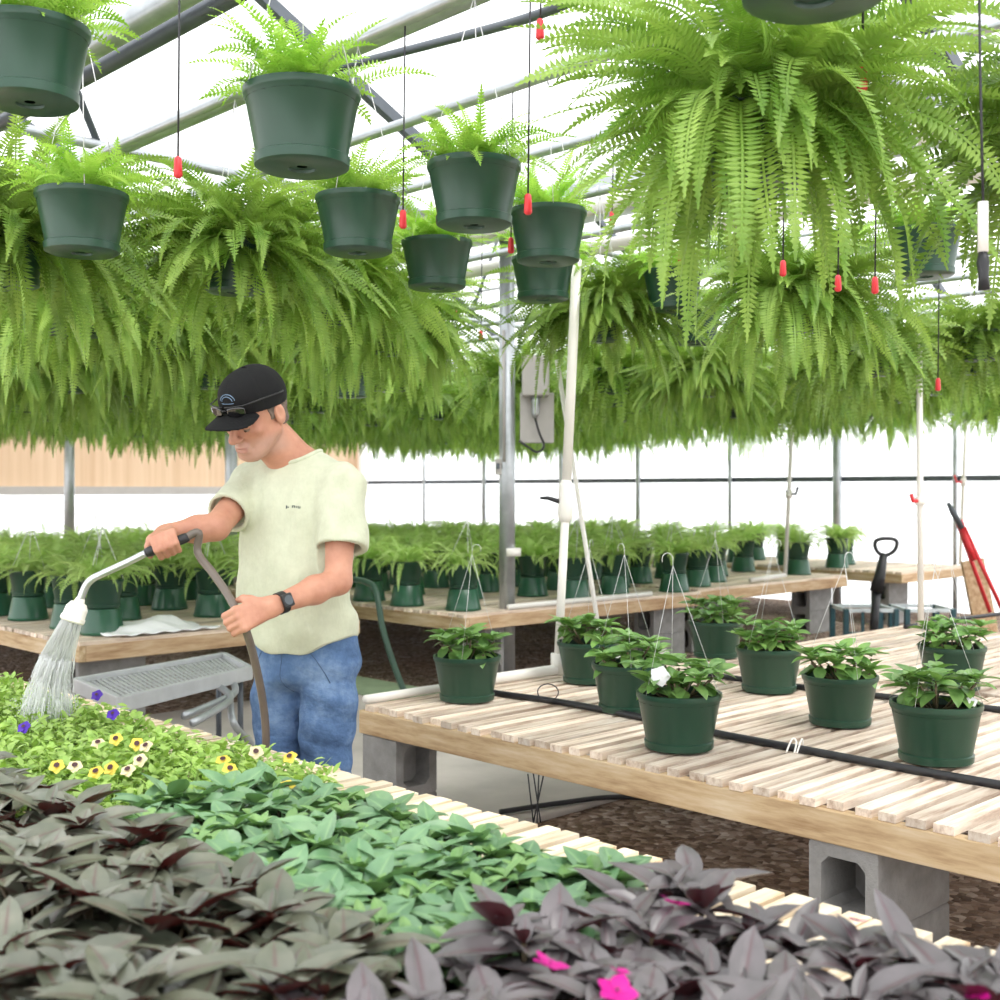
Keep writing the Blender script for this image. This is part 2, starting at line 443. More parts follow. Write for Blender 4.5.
# ------------------------------------------------------------------ benches
def bench(name, label, cat, u0, u1, v0, v1, z, sp=0.075, sw=0.052, slat='slat', bh=0.088, blocks=(), joists=3, over=0.0):
    t = empty(name, UV(u0, v0, 0)); tag(t, label, cat)
    th = 0.022
    MB().uvbox(u0, u1, v0 + 0.002, v0 + 0.042, z - th - bh, z - th + 0.0).build('front_beam', M['beam'], t, bevel=0.004)
    MB().uvbox(u0, u1, v1 - 0.042, v1 - 0.002, z - th - bh, z - th).build('back_beam', M['beam'], t, bevel=0.004)
    for uu in (u0, u1 - 0.04):
        MB().uvbox(uu, uu + 0.04, v0 + 0.042, v1 - 0.042, z - th - bh, z - th).build('end_beam', M['beam_v'], t, bevel=0.004)
    for j in range(joists):
        vv = v0 + (v1 - v0) * (j + 1) / (joists + 1)
        MB().uvbox(u0 + 0.04, u1 - 0.04, vv - 0.02, vv + 0.02, z - th - bh, z - th).build('joist', M['beam'], t)
    sl = MB(); r = random.Random(name + str(u0))
    n = int((u1 - u0) / sp)
    for i in range(n):
        uu = u0 + (i + 0.5) * sp + r.uniform(-0.004, 0.004)
        e0 = r.uniform(-0.004, 0.018) - over; e1 = r.uniform(0.0, 0.02)
        dz = r.uniform(-0.002, 0.002); sk = r.uniform(-0.006, 0.006); w = sw * r.uniform(0.85, 1.08)
        p = UV(uu - sk, v0 + e0, z - th / 2 + dz); q = UV(uu + sk, v1 - e1, z - th / 2 + dz)
        sl.bar(p, q, w, th)
    sl.build('slat_top', M[slat], t)
    return t

def concrete_block(c_u, c_v, z0, h, axis='v', name='concrete_block', label=None, group=None, s=0.40, w=0.20):
    """hollow square block lying on its side, open ends along one axis"""
    o = UV(c_u, c_v, z0); t = 0.036
    mb = MB(); hl = s / 2; hw = w / 2
    A = Vector((VX, VY, 0)) if axis == 'v' else Vector((UX, UY, 0))
    B = Vector((UX, UY, 0)) if axis == 'v' else Vector((VX, VY, 0))
    Z = Vector((0, 0, 1))
    # one welded shell: outer square and inner rounded square, joined at both ends
    def ring(half_w, half_h, cz, d, cut):
        k = cut
        pts = [(-half_w + k, -half_h), (half_w - k, -half_h), (half_w, -half_h + k), (half_w, half_h - k), (half_w - k, half_h), (-half_w + k, half_h), (-half_w, half_h - k), (-half_w, -half_h + k)]
        return [o + B * x + Z * (y + cz) + A * d for x, y in pts]
    R = [ring(hw, h / 2, h / 2, -hl, 0.006), ring(hw, h / 2, h / 2, hl, 0.006), ring(hw - t, h / 2 - t, h / 2, hl, 0.022), ring(hw - t, h / 2 - t, h / 2, 0.02, 0.022),
         ring(0.001, 0.001, h / 2, 0.02, 0.0001), ring(0.001, 0.001, h / 2, -0.02, 0.0001), ring(hw - t, h / 2 - t, h / 2, -0.02, 0.022), ring(hw - t, h / 2 - t, h / 2, -hl, 0.022)]
    b = 0
    for r_ in R: mb.v += r_
    for i in range(len(R)):
        i2 = (i + 1) % len(R)
        for k in range(8):
            k2 = (k + 1) % 8
            mb.f.append((i * 8 + k, i * 8 + k2, i2 * 8 + k2, i2 * 8 + k))
    ob = mb.build(name, M['concrete'])
    tag(ob, label, 'concrete block', group)
    return ob

def block_stack(u, v, top, axis, where, n=2, group=None, s=0.40):
    h = top / n
    for i in range(n):
        pos = ['lower', 'upper'] if n == 2 else ['bottom', 'middle', 'top']
        concrete_block(u, v, i * h + (0.0), h, axis, label='%s hollow concrete block %s' % (pos[i], where), group=group, s=s)

ZB = 0.55
BH = 0.088
BOT = ZB - 0.022 - BH
FGZ = 0.62
bench('slatted_bench', 'long pale slatted bench carrying the pansies and impatiens in front of the man', 'bench', 0.35, 6.2, 0.22, 1.95, FGZ, 0.058, 0.044, 'slat_pale', 0.10, over=0.02)
bench('slatted_bench', 'wooden slatted bench with flowering pots and a black hose across it, beside the man', 'bench', -0.6, 3.67, 2.82, 4.72, ZB, 0.076, 0.053, joists=2)
bench('slatted_bench', 'wooden slatted bench directly behind the bench with the black hose', 'bench', -0.6, 3.55, 4.76, 6.9, ZB, 0.076, 0.058)
bench('slatted_bench', 'wooden bench of potted ferns behind the wand, under the tan wall', 'bench', 6.2, 13.5, 2.88, 4.78, ZB, 0.09, 0.075)
bench('slatted_bench', 'wooden bench of potted ferns around the steel post with the electric box', 'bench', 5.80, 13.5, 5.33, 7.95, ZB, 0.09, 0.075)
bench('slatted_bench', 'far wooden bench of potted ferns, ending beside the dark crates', 'bench', 5.95, 13.0, 8.08, 10.5, ZB, 0.09, 0.075)
bench('slatted_bench', 'farthest wooden bench, against the white film wall behind the crates', 'bench', 5.76, 12.5, 11.2, 12.75, ZB, 0.09, 0.075)

block_stack(1.62, 2.82 + 0.21, BOT, 'v', 'under the front beam of the black hose bench')
block_stack(3.555, 2.93, BOT, 'u', "under the bench corner beside the man's jeans", s=0.2)
block_stack(-0.3, 2.82 + 0.21, BOT, 'v', 'under the near end of the black hose bench')
block_stack(3.3, 4.5, BOT, 'v', 'under the rear corner of the black hose bench')
block_stack(6.45, 3.15, BOT, 'v', 'under the fern bench behind the watering wand')
block_stack(6.4, 4.45, BOT, 'u', 'under the fern bench right behind the man')
block_stack(6.05, 7.7, BOT, 'v', 'under the far corner of the electric box bench')
block_stack(6.1, 5.7, BOT, 'u', 'under the near corner of the electric box bench')
block_stack(6.2, 10.25, BOT, 'v', 'under the bench end beside the crates')
block_stack(6.2, 8.4, BOT, 'v', 'under the bench with the short white riser')
block_stack(6.05, 11.5, BOT, 'v', 'under the farthest bench by the wall')
block_stack(3.2, 5.1, BOT, 'v', 'under the second slatted bench, near corner')
block_stack(3.2, 6.6, BOT, 'v', 'under the second slatted bench, far corner')
block_stack(0.6, 0.45, FGZ - 0.122, 'v', 'under the near corner of the pansy bench')
block_stack(5.9, 1.6, FGZ - 0.122, 'u', 'under the far corner of the pansy bench')
block_stack(5.9, 0.45, FGZ - 0.122, 'u', 'under the outer corner of the pansy bench')
block_stack(0.6, 1.6, FGZ - 0.122, 'v', 'under the aisle corner of the pansy bench')

# ------------------------------------------------------------------ ferns, pots
def fern_arrays(nf, L0, L1, e_lo, e_hi, droop_lo, droop_hi, W, sp, seed, r0=0.05, wide=1.0, wob=0.45):
    r = np.random.default_rng(seed)
    Vs = []; Fs = []; cnt = 0
    for i in range(nf):
        phi = r.uniform(0, 2 * PI)
        e0 = math.radians(r.uniform(e_lo, e_hi)); L = r.uniform(L0, L1)
        dr = math.radians(r.uniform(droop_lo, droop_hi)) + max(0.0, e0) * 0.35
        n = max(8, int(L / sp))
        s = np.linspace(0, 1, n)
        th = e0 - dr * s ** 1.15
        th = np.maximum(th, -math.radians(84))
        ph = phi + r.normal(0, 0.25) * s + 0.04 * np.sin(s * 9 + r.uniform(0, 6))
        ds = L / (n - 1)
        T = np.stack([np.cos(th) * np.cos(ph), np.cos(th) * np.sin(ph), np.sin(th)], 1)
        pts = np.cumsum(T * ds, 0)
        a0 = r.uniform(0, 2 * PI); rr = r0 * math.sqrt(r.uniform(0, 1))
        pts += np.array([rr * math.cos(phi + r.normal(0, .7)), rr * math.sin(phi + r.normal(0, .7)), 0.0])
        S = np.stack([-np.sin(ph), np.cos(ph), np.zeros(n)], 1)
        tw = r.normal(0, wob) * (0.3 + 0.7 * s)
        N = np.cross(S, T)                       # upper face of the frond
        N = -N * np.sign(N[:, 2:3] + 1e-9) if False else N
        S2 = S * np.cos(tw)[:, None] + N * np.sin(tw)[:, None]
        N2 = np.cross(S2, T)
        ln = W * r.uniform(0.8, 1.15) * np.minimum(1, (s + 0.06) / 0.22) ** 0.8 * np.clip(1 - s ** 2.4, 0.03, 1) ** 0.8
        fwd = math.radians(r.uniform(8, 22)); dp = r.uniform(0.05, 0.3)
        w = sp * 0.62 * wide
        for sg in (-1, 1):
            k0 = 2
            D = S2 * (sg * math.cos(fwd)) + T * math.sin(fwd) - N2 * dp
            D += r.normal(0, 0.06, D.shape)
            p0 = pts[k0:]; d = D[k0:]; l = ln[k0:, None]; t = T[k0:]
            q = np.stack([p0, p0 + d * l * 0.34 - t * w * 0.5, p0 + d * l - N2[k0:] * l * 0.12, p0 + d * l * 0.34 + t * w * 0.5], 1)
            m = len(p0)
            Vs.append(q.reshape(-1, 3)); Fs.append(np.arange(cnt, cnt + 4 * m).reshape(-1, 4)); cnt += 4 * m
        # midrib strip
        hw = 0.0016 * wide
        a = pts[:-1] + S2[:-1] * hw; b = pts[:-1] - S2[:-1] * hw; c = pts[1:] - S2[1:] * hw; d_ = pts[1:] + S2[1:] * hw
        q = np.stack([a, b, c, d_], 1); m = len(a)
        Vs.append(q.reshape(-1, 3)); Fs.append(np.arange(cnt, cnt + 4 * m).reshape(-1, 4)); cnt += 4 * m
    return np.concatenate(Vs), np.concatenate(Fs)

def fern_mesh(name, mat, *a, **k):
    me = np_mesh(name, *fern_arrays(*a, **k), smooth=False); me.materials.append(mat); return me

FERN_BIG = [fern_mesh('lush_fern', M['fern'], 330, 0.20, 0.58, -38, 78, 25, 100, 0.050, 0.0125, 11 + i, r0=0.13, wide=1.7, wob=0.75) for i in range(3)]
FERN_FAR = [fern_mesh('lush_fern_far', M['fern'], 210, 0.20, 0.58, -38, 78, 25, 100, 0.056, 0.024, 31 + i, r0=0.13, wide=1.6, wob=0.75) for i in range(3)]
FERN_YOUNG = [fern_mesh('young_fern', M['fern_young'], 80, 0.11, 0.26, 30, 88, 15, 85, 0.030, 0.009, 51 + i, r0=0.075, wide=1.5) for i in range(4)]
FERN_BENCH = [fern_mesh('bench_fern', M['fern_bench'], 60, 0.15, 0.32, 15, 85, 40, 115, 0.033, 0.012, 71 + i, r0=0.07, wide=1.5) for i in range(4)]

PR, PH_, PB = 0.135, 0.178, 0.104          # rim radius, height, base radius of a basket pot
def pot_mesh(name, R, H, B, mat, inner=True, seg=32):
    mb = MB()
    prof = [(0.012, 0.006), (0.03, 0.006), (0.032, 0.0), (B * 0.93, 0.0), (B + 0.004, 0.006), (B + 0.006, H * 0.15), (B + 0.001, H * 0.165), (R * 0.955, H - 0.022), (R - 0.002, H - 0.018), (R, H - 0.012), (R, H), (R - 0.008, H + 0.001), (R - 0.012, H - 0.03)]
    mb.lathe(prof, seg)
    me = mb.mesh(name, smooth=True); me.materials.append(mat)
    me.set_sharp_from_angle(angle=math.radians(35))
    return me
POT = pot_mesh('basket_pot', PR, PH_, PB, M['pot'])
def disc_mesh(name, r, z, mat, seg=24):
    mb = MB(); mb.lathe([(0.001, z + 0.006), (r * 0.6, z + 0.004), (r, z)], seg); me = mb.mesh(name, smooth=True); me.materials.append(mat); return me
SOIL = disc_mesh('potting_soil', PR - 0.006, PH_ - 0.028, M['soil'])

def hanger_mesh(name, R, H, top, bend=0.0, r=0.0016):
    mb = MB()
    for k in range(3):
        a = 2 * PI * k / 3 + 0.4
        mb.tube([(R * math.cos(a) * 0.99, R * math.sin(a) * 0.99, H - 0.004), (0.0 + bend, 0, H + top)], r, 5)
    # hook: a crook at the top
    pts = [(bend, 0, H + top - 0.01)] + [(bend + 0.018 - 0.018 * math.cos(a), 0, H + top + 0.02 + 0.02 * math.sin(a)) for a in np.linspace(0, PI * 1.15, 8)]
    mb.tube(pts, r * 1.5, 6)
    me = mb.mesh(name, smooth=True); me.materials.append(M['wire']); return me

def basket(u, v, z_rim, fern, label, group=None, rz=0.0, pot=POT, sc=1.0, cat='hanging basket', name='hanging_fern_basket', squash=1.0):
    base = UV(u, v, z_rim - PH_ * sc)
    t = empty(name, base, rz); tag(t, label, cat, group)
    t.scale = (sc, sc, sc)
    p = mesh_obj('pot', pot, None, t)
    s = mesh_obj('soil', SOIL, None, p)
    f = mesh_obj('foliage', fern, None, t); f.location = (0, 0, PH_ - 0.02)
    f.scale = (1, 1, squash)
    key = round((PIPE_Z - z_rim) / sc, 2)
    if key not in HANG: HANG[key] = hanger_mesh('hanger', PR, PH_, max(key - 0.02, 0.1))
    h = mesh_obj('hanger', HANG[key], None, t)
    return t
HANG = {}

# young ferns in pots whose sides show; each hangs from its own pipe
def uv_of(px, v):
    """distance along a pipe at row v seen at column px"""
    a = (px - 500) / FPX
    return (v * VX - a * v * VY) / (a * UY - UX)
young = [  # column of the pot, row, height of rim, how to find it
    (30, 1.16, 2.44, 'green pot of young fern hanging at the upper corner, cut off by the picture edge'),
    (302, 1.6, 2.285, 'green pot with upright young fern, the widest hanging pot above the man'),
    (82, 1.6, 2.25, 'green pot of young fern hanging below the corner pot, over drooping ferns'),
    (358, 2.34, 2.30, 'green pot of young fern hanging just behind and below the widest pot'),
    (474, 2.34, 2.30, 'green pot with bushy bright young fern under the bent conduit'),
    (548, 3.0, 2.33, 'green pot of young fern hanging above the top of the tall white riser'),
    (437, 3.0, 2.31, 'green pot with fronds spilling over its side, behind the bushy bright one'),
    (543, 3.67, 2.35, 'green pot hanging directly below and behind the pot by the white riser'),
    (673, 4.35, 2.36, 'green pot of young fern with dangling roots, beside the giant fern'),
    (695, 5.05, 2.30, 'small green pot hanging right below the pot with dangling roots'),
    (925, 4.35, 2.36, 'green pot half hidden by the giant fern, beside the hanging white tube'),
]
for i, (px, v, z, lab) in enumerate(young):
    basket(uv_of(px, v), v, z, FERN_YOUNG[i % 4], lab, None, rz=i * 1.3)

lush = [
    (760, 2.34, 2.24, 'giant drooping fern in a hidden pot, the largest fern in front of the others', 1.0),
    (815, 1.6, 2.285, 'closest hanging pot, only its dark underside showing over the giant fern', 1.0),
    (235, 2.34, 2.26, 'lush drooping fern between the two young pots above the man', 0.95),
    (335, 3.0, 2.24, 'lush drooping fern behind the pots over the cap', 0.95),
    (75, 2.34, 2.22, 'lush drooping fern right below the young pot with the picture edge beside it', 1.0),
    (5, 1.6, 2.22, 'lush fern spreading in from the picture edge below the corner pot', 1.0),
    (175, 3.0, 2.22, 'lush drooping fern behind the red dripper over the watering wand', 1.0),
    (393, 3.67, 2.20, 'lush drooping fern beside the cap, in front of the steel post row', 1.0),
    (600, 4.35, 2.26, 'broad drooping fern hanging behind the tall white riser', 0.95),
    (795, 4.35, 2.20, 'broad drooping fern right below the giant fern, above the thin white riser', 0.95),
    (1112, 3.0, 2.22, 'lush fern reaching in beside the hanging white tube', 1.0),
    (700, 6.45, 2.16, 'drooping fern seen between the broad fern and the pot with roots', 0.95),
]
for i, (px, v, z, lab, sq) in enumerate(lush):
    if i == 1:
        basket(uv_of(px, v), v, z, FERN_YOUNG[1], lab, None, rz=1.0); continue
    basket(uv_of(px, v), v, z, FERN_BIG[i % 3], lab, None, rz=i * 2.1, squash=sq)

# the far rows: every basket a thing
taken = [(uv_of(px, v), v) for px, v, *_ in young + lush]
far = []
for ri, v in enumerate(ROWS):
    if v < 1.5: continue
    u = 1.2 + (ri % 2) * 0.35
    while u < 13.5:
        p = UV(u, v, 2.2)
        if p.y > 5.6:
            x, y = PX(p)
            if -90 < x < 1090 and all((u - a) ** 2 + (v - b) ** 2 > 0.42 for a, b in taken):
                # the right half hangs thinner, so daylight shows between
                if not (x > 850 and (ri + int(u * 2)) % 3 == 0) and not (425 < x < 590 and p.y < 8.6):
                    far.append((x, v, u))
        u += 0.84 if v < 6 else 0.98
zones = [(-200, 130, 'before the tan wall'), (130, 300, "around the man's cap"), (300, 500, 'between cap and steel post'),
         (500, 700, 'between steel post and white riser'), (700, 860, 'above the slanting riser'), (860, 1200, 'above the loppers')]
for i, (x, v, u) in enumerate(far):
    p = UV(u, v, 0)
    zone = [z for z in zones if z[0] <= x < z[1]][0][2]
    depth = 'front' if p.y < 8 else ('middle' if p.y < 11 else 'hindmost')
    z = 2.17 + 0.07 * math.sin(i * 2.3) + (0.0 if v < 6 else 0.02) + (0.09 if x > 650 else 0.0)
    isyoung = i % 9 == 4 and p.y < 11 and not 885 < x < 955
    lab = ('small green fern pot in the %s rows %s' if isyoung else 'lush hanging fern in the %s rows %s') % (depth, zone)
    mesh = FERN_YOUNG[i % 4] if isyoung else (FERN_BIG[i % 3] if p.y < 7.0 else FERN_FAR[i % 3])
    basket(u, v, z, mesh, lab, lab[6:] if False else 'fern baskets in the %s rows %s' % (depth, zone), rz=i * 1.7, squash=0.9 + 0.1 * math.sin(i))
print('far baskets', len(far))

# red drip weights on black tubes
def dripper(px, py, v, label, ln=None):
    v = min(ROWS, key=lambda q: abs(q - v))
    u = uv_of(px, v)
    b = UV(u, v, 0); z = CAM_H - (py - HOR) / FPX * b.y
    t = empty('drip_weight', UV(u, v, z)); tag(t, label, 'drip line', 'red drip weights on black lines')
    MB().tube([UV(u, v, z + 0.02), UV(u - 0.01, v, PIPE_Z)], 0.0028, 6).build('drip_tube', M['black_line'], t, smooth=True)
    MB().tube([UV(u, v, z + 0.03), UV(u, v, z + 0.024), UV(u, v, z - 0.02), UV(u, v, z - 0.026)], [0.006, 0.010, 0.012, 0.007], 10).build('weight', M['red'], t, smooth=True)
for d in [(178, 168, 1.6, 'red drip weight dangling over the lush ferns above the watering wand'),
          (403, 220, 2.6, 'red drip weight beside the pot behind the widest pot'),
          (528, 205, 2.62, 'red drip weight in front of the pot above the white riser'),
          (511, 246, 3.3, 'red drip weight just below the bushy bright young fern'),
          (540, 30, 2.1, 'large red drip weight at the top beside the giant fern'),
          (612, 219, 3.75, 'red drip weight hanging in open air beside the broad fern'),
          (455, 315, 4.2, 'red drip weight below the pot with spilling fronds'),
          (481, 336, 4.6, 'small red drip weight above the steel post'),
          (681, 258, 3.9, 'red drip weight in front of the pot with dangling roots'),
          (783, 269, 3.6, 'red drip weight at the lower tips of the giant fern, inner one'),
          (838, 284, 3.8, 'red drip weight at the lower tips of the giant fern, middle one'),
          (875, 286, 4.0, 'red drip weight at the lower tips of the giant fern, outer one'),
          (278, 322, 3.2, 'orange-red drip weight among ferns above the cap'),
          (219, 353, 4.0, "red drip weight just above the man's cap"),
          (862, 80, 2.2, 'red drip weight glimpsed inside the giant fern'),
          (938, 385, 5.3, 'red drip weight near the white riser by the loppers')]:
    dripper(*d)

# white tube on a black line
t = empty('hanging_water_sensor', P(983, 290, 2.2)); tag(t, 'white tube with black fitting hanging on a black line at the picture edge', 'hanging sensor')
MB().tube([P(983, 202, 2.2), P(980, 60, 2.22), UV(uv_of(977, 2.34), 2.34, PIPE_Z)], 0.0025, 6).build('line', M['black_line'], t, smooth=True)
MB().tube([P(983, 202, 2.2), P(983, 252, 2.2)], 0.0095, 12).build('white_tube', M['pvc'], t, smooth=True)
MB().tube([P(983, 252, 2.2), P(983, 262, 2.2), P(983.5, 275, 2.2), P(984, 290, 2.2)], [0.008, 0.0115, 0.009, 0.011], 10).build('fitting', M['black'], t, smooth=True)

# ------------------------------------------------------------------ ferns standing on the far benches, each on an upturned pot
IP_H = 0.145
mb = MB(); mb.lathe([(0.122, 0.0), (0.124, 0.012), (0.119, 0.016), (0.098, IP_H - 0.004), (0.094, IP_H), (0.001, IP_H)], 28)
IPOT = mb.mesh('upturned_pot', smooth=True); IPOT.materials.append(M['pot_pale']); IPOT.set_sharp_from_angle(angle=math.radians(40))
SP_R, SP_H = 0.118, 0.165
SPOT = pot_mesh('fern_pot', SP_R, SP_H, 0.092, M['pot'], seg=24)
SSOIL = disc_mesh('fern_soil', SP_R - 0.006, SP_H - 0.026, M['soil'])
SHANG = hanger_mesh('wire_hanger', SP_R, SP_H, 0.30, 0.03, 0.002)
def bench_fern(u, v, z, lab, lab2, group, group2, i, hook):
    b = UV(u, v, z + 0.003)
    st = mesh_obj('upturned_pot', IPOT, None); st.location = b; st.rotation_euler = (0, 0, i * 0.7); tag(st, lab2, 'pot', group2)
    t = empty('potted_fern', b + Vector((0, 0, IP_H + 0.001)), i * 1.9); tag(t, lab, 'potted fern', group)
    p = mesh_obj('pot', SPOT, None, t); mesh_obj('soil', SSOIL, None, p)
    f = mesh_obj('foliage', FERN_BENCH[i % 4], None, t); f.location = (0, 0, SP_H - 0.02)
    s = 0.9 + 0.18 * ((i * 37) % 10) / 10; f.scale = (s, s, s)
    if hook: mesh_obj('hanger', SHANG, None, t)
cnt = 0
layout = [  # bench: rows across V, first U, last U, step, wording
    ([3.12, 3.62, 4.12, 4.58], 6.42, 12.6, 0.52, 'on the bench behind the watering wand'),
    ([5.52, 6.1, 6.68, 7.25, 7.76], 6.0, 12.2, 0.52, 'on the bench around the steel post'),
    ([8.28, 8.85, 9.45, 10.2], 6.15, 11.5, 0.56, 'on the bench beside the crates'),
    ([11.4, 11.95, 12.5], 6.0, 11.0, 0.62, 'on the farthest bench'),
]
for bi, (vs, ua, ub, st, words) in enumerate(layout):
    for vi, v in enumerate(vs):
        j = 0; u = ua + (vi % 2) * 0.16
        while u < ub:
            r = random.Random(bi * 1000 + vi * 100 + j)
            uu = u + r.uniform(-0.07, 0.07); vv = v + r.uniform(-0.05, 0.05)
            x, y = PX(UV(uu, vv, ZB))
            skip = (bi == 0 and j == 0 and vi == 1) or (abs(uu - 5.92) < 0.2 and abs(vv - 5.84) < 0.22) or (bi == 1 and j == 0 and vi in (1,)) or (bi == 3 and r.random() < 0.35) or (bi == 2 and j == 0 and vi == 2)
            if -20 < x < 1020 and not skip:
                cnt += 1
                if j < 3:
                    lab = 'fern %s, %s from the aisle in %s file' % (words, ORD[j], ORD[vi])
                    lab2 = 'upturned pot %s, %s from the aisle in %s file' % (words, ORD[j], ORD[vi])
                    bench_fern(uu, vv, ZB, lab, lab2, 'ferns ' + words, 'upturned pots ' + words, cnt, j == 0 or r.random() < 0.2)
                else:
                    bench_fern(uu, vv, ZB, 'fern among the rear ones crowded %s' % words, 'upturned pot among the rear ones crowded %s' % words, 'rear ferns ' + words, 'rear upturned pots ' + words, cnt, r.random() < 0.15)
            u += st; j += 1
print('bench ferns', cnt)

# ------------------------------------------------------------------ broad-leaved plants
def leaf_arrays(leaves, ns=6):
    """leaves: (base, azimuth, elevation, length, width, fold, curl, roll, material index)"""
    Vs = []; Fs = []; Mi = []; c = 0
    s = np.linspace(0, 1, ns)
    prof = np.sin(np.pi * np.clip(s, 0, 1) ** 0.82) ** 0.85
    prof[0] = 0.10; prof[-1] = 0.02
    for (b, az, el, L, W, fold, curl, roll, mi) in leaves:
        th = el - curl * s
        ds = L / (ns - 1)
        x = np.concatenate([[0], np.cumsum(np.cos((th[:-1] + th[1:]) / 2) * ds)]); z = np.concatenate([[0], np.cumsum(np.sin((th[:-1] + th[1:]) / 2) * ds)])
        ca, sa = math.cos(az), math.sin(az)
        mid = np.stack([b[0] + x * ca, b[1] + x * sa, b[2] + z], 1)
        T = np.stack([np.cos(th) * ca, np.cos(th) * sa, np.sin(th)], 1)
        S = np.array([-sa, ca, 0.0])
        N = np.cross(T, S)                        # points up for a flat leaf
        S2 = S * math.cos(roll) + N * math.sin(roll); N2 = np.cross(T, S2)
        w = (W / 2 * prof)[:, None]
        cols = []
        for f in (-1, -0.5, 0, 0.5, 1):
            af = abs(f)
            cols.append(mid + S2 * (w * f * math.cos(fold)) + N2 * (w * (math.sin(fold) * af ** 1.4 - 0.12 * af ** 3 )))
        g = np.stack(cols, 1)                      # ns,5,3
        Vs.append(g.reshape(-1, 3))
        idx = np.arange(c, c + ns * 5).reshape(ns, 5)
        q = np.stack([idx[:-1, :-1], idx[1:, :-1], idx[1:, 1:], idx[:-1, 1:]], -1).reshape(-1, 4)
        Fs.append(q); Mi += [mi] * len(q); c += ns * 5
    return np.concatenate(Vs), np.concatenate(Fs), Mi

def impatiens_leaves(seed, n_stem, spread, h0, h1, L, W, new=True, outward=1.0):
    r = random.Random(seed); leaves = []
    tops = [(0.0, 0.0, h1)]
    for k in range(n_stem):
        a = 2 * PI * k / n_stem + r.uniform(-0.3, 0.3); rr = spread * r.uniform(0.75, 1.1)
        tops.append((rr * math.cos(a), rr * math.sin(a), r.uniform(h0, h1)))
    for (x, y, z) in tops:
        a0 = r.uniform(0, 6.28); oa = math.atan2(y, x)
        for k in range(5):
            a = a0 + 2 * PI * k / 5 + r.uniform(-0.25, 0.25)
            leaves.append(((x, y, z - r.uniform(0.002, 0.014)), a, math.radians(r.uniform(6, 44)), L * r.uniform(0.75, 1.12), W * r.uniform(0.85, 1.1), math.radians(r.uniform(12, 34)), math.radians(r.uniform(8, 48)), r.uniform(-0.35, 0.35), 0))
        for k in range(4):
            a = a0 + 0.5 + 2 * PI * k / 4 + r.uniform(-0.3, 0.3)
            leaves.append(((x, y, z), a, math.radians(r.uniform(22, 52)), L * r.uniform(0.34, 0.56), W * r.uniform(0.4, 0.58), math.radians(r.uniform(18, 40)), math.radians(r.uniform(10, 45)), r.uniform(-0.3, 0.3), 1 if new else 0))
        for k in range(4):
            a = oa + r.uniform(-1.6, 1.6)
            if k > 1: continue
            leaves.append(((x * 0.7, y * 0.7, z * r.uniform(0.5, 0.75)), a, math.radians(r.uniform(-25, 15)), L * r.uniform(0.8, 1.05), W, math.radians(r.uniform(8, 25)), math.radians(r.uniform(20, 60)), r.uniform(-0.3, 0.3), 0))
    return leaves, tops

def add_rib(me, ns=6):
    n = len(me.vertices); v = np.zeros(n, dtype=np.float32)
    v[2::5] = 1.0
    a = me.attributes.new('midrib', 'FLOAT', 'POINT'); a.data.foreach_set('value', v)
    return me

def plant_kit(seed, n_stem, spread, h0, h1, L, W, mats, new=True):
    leaves, tops = impatiens_leaves(seed, n_stem, spread, h0, h1, L, W, new)
    V, F, mi = leaf_arrays(leaves)
    me = add_rib(np_mesh('impatiens_foliage', V, F, mi))
    for m in mats: me.materials.append(m)
    mb = MB()
    for (x, y, z) in tops:
        mb.tube([(x * 0.15, y * 0.15, 0.02), (x * 0.6, y * 0.6, z * 0.55), (x, y, z)], 0.0035, 6)
    st = mb.mesh('impatiens_stems', smooth=True); st.materials.append(M['stem'])
    return me, st

DARK = [plant_kit(100 + i, 4, 0.062, 0.075, 0.118, 0.108, 0.050, [M['dark_leaf'], M['dark_leaf']], False) for i in range(4)]
PURP = [plant_kit(120 + i, 4, 0.062, 0.075, 0.118, 0.104, 0.050, [M['purple_leaf'], M['purple_leaf']], False) for i in range(3)]
GREEN = [plant_kit(140 + i, 4, 0.054, 0.055, 0.085, 0.084, 0.050, [M['green_leaf'], M['green_new']], True) for i in range(4)]
BPOT = None
mb = MB(); mb.lathe([(0.001, 0.0), (0.042, 0.0), (0.055, 0.075), (0.057, 0.08), (0.052, 0.08), (0.05, 0.07), (0.001, 0.07)], 14)
BPOT = mb.mesh('small_nursery_pot', smooth=True); BPOT.materials.append(M['pot_black'])

def flower_mesh(name, n, r, mats, centre=0.18, cup=0.15, ns=5, w=1.0, seed=1):
    rr = random.Random(seed); leaves = []
    for k in range(n):
        leaves.append(((0, 0, 0), 2 * PI * k / n + rr.uniform(-0.1, 0.1), cup + rr.uniform(-0.15, 0.15), r, r * w, 0.1, 0.35, 0.1, 0))
    V, F, mi = leaf_arrays(leaves, 5)
    c0 = len(V); ring = [(centre * r * math.cos(a), centre * r * math.sin(a), 0.0035 + 0.002) for a in np.linspace(0, 2 * PI, 9)[:-1]]
    V = np.concatenate([V, np.array(ring + [(0, 0, 0.007)])])
    F = list(map(tuple, F)); mi = list(mi)
    for k in range(0, 8, 2):
        F.append((c0 + k, c0 + (k + 1) % 8, c0 + (k + 2) % 8, c0 + 8)); mi.append(1)
    me = np_mesh(name, V, np.array(F), mi)
    for m in mats: me.materials.append(m)
    return me
FL_Y = flower_mesh('yellow_pansy', 5, 0.019, [M['yellow_petal'], M['dark_centre']], 0.36, 0.15, w=1.05)
FL_C = flower_mesh('cream_pansy', 5, 0.019, [M['cream_petal'], M['dark_centre']], 0.36, 0.15, w=1.05)
FL_V = flower_mesh('violet_pansy', 5, 0.020, [M['violet_petal'], M['dark_centre']], 0.25, 0.15, w=1.05)
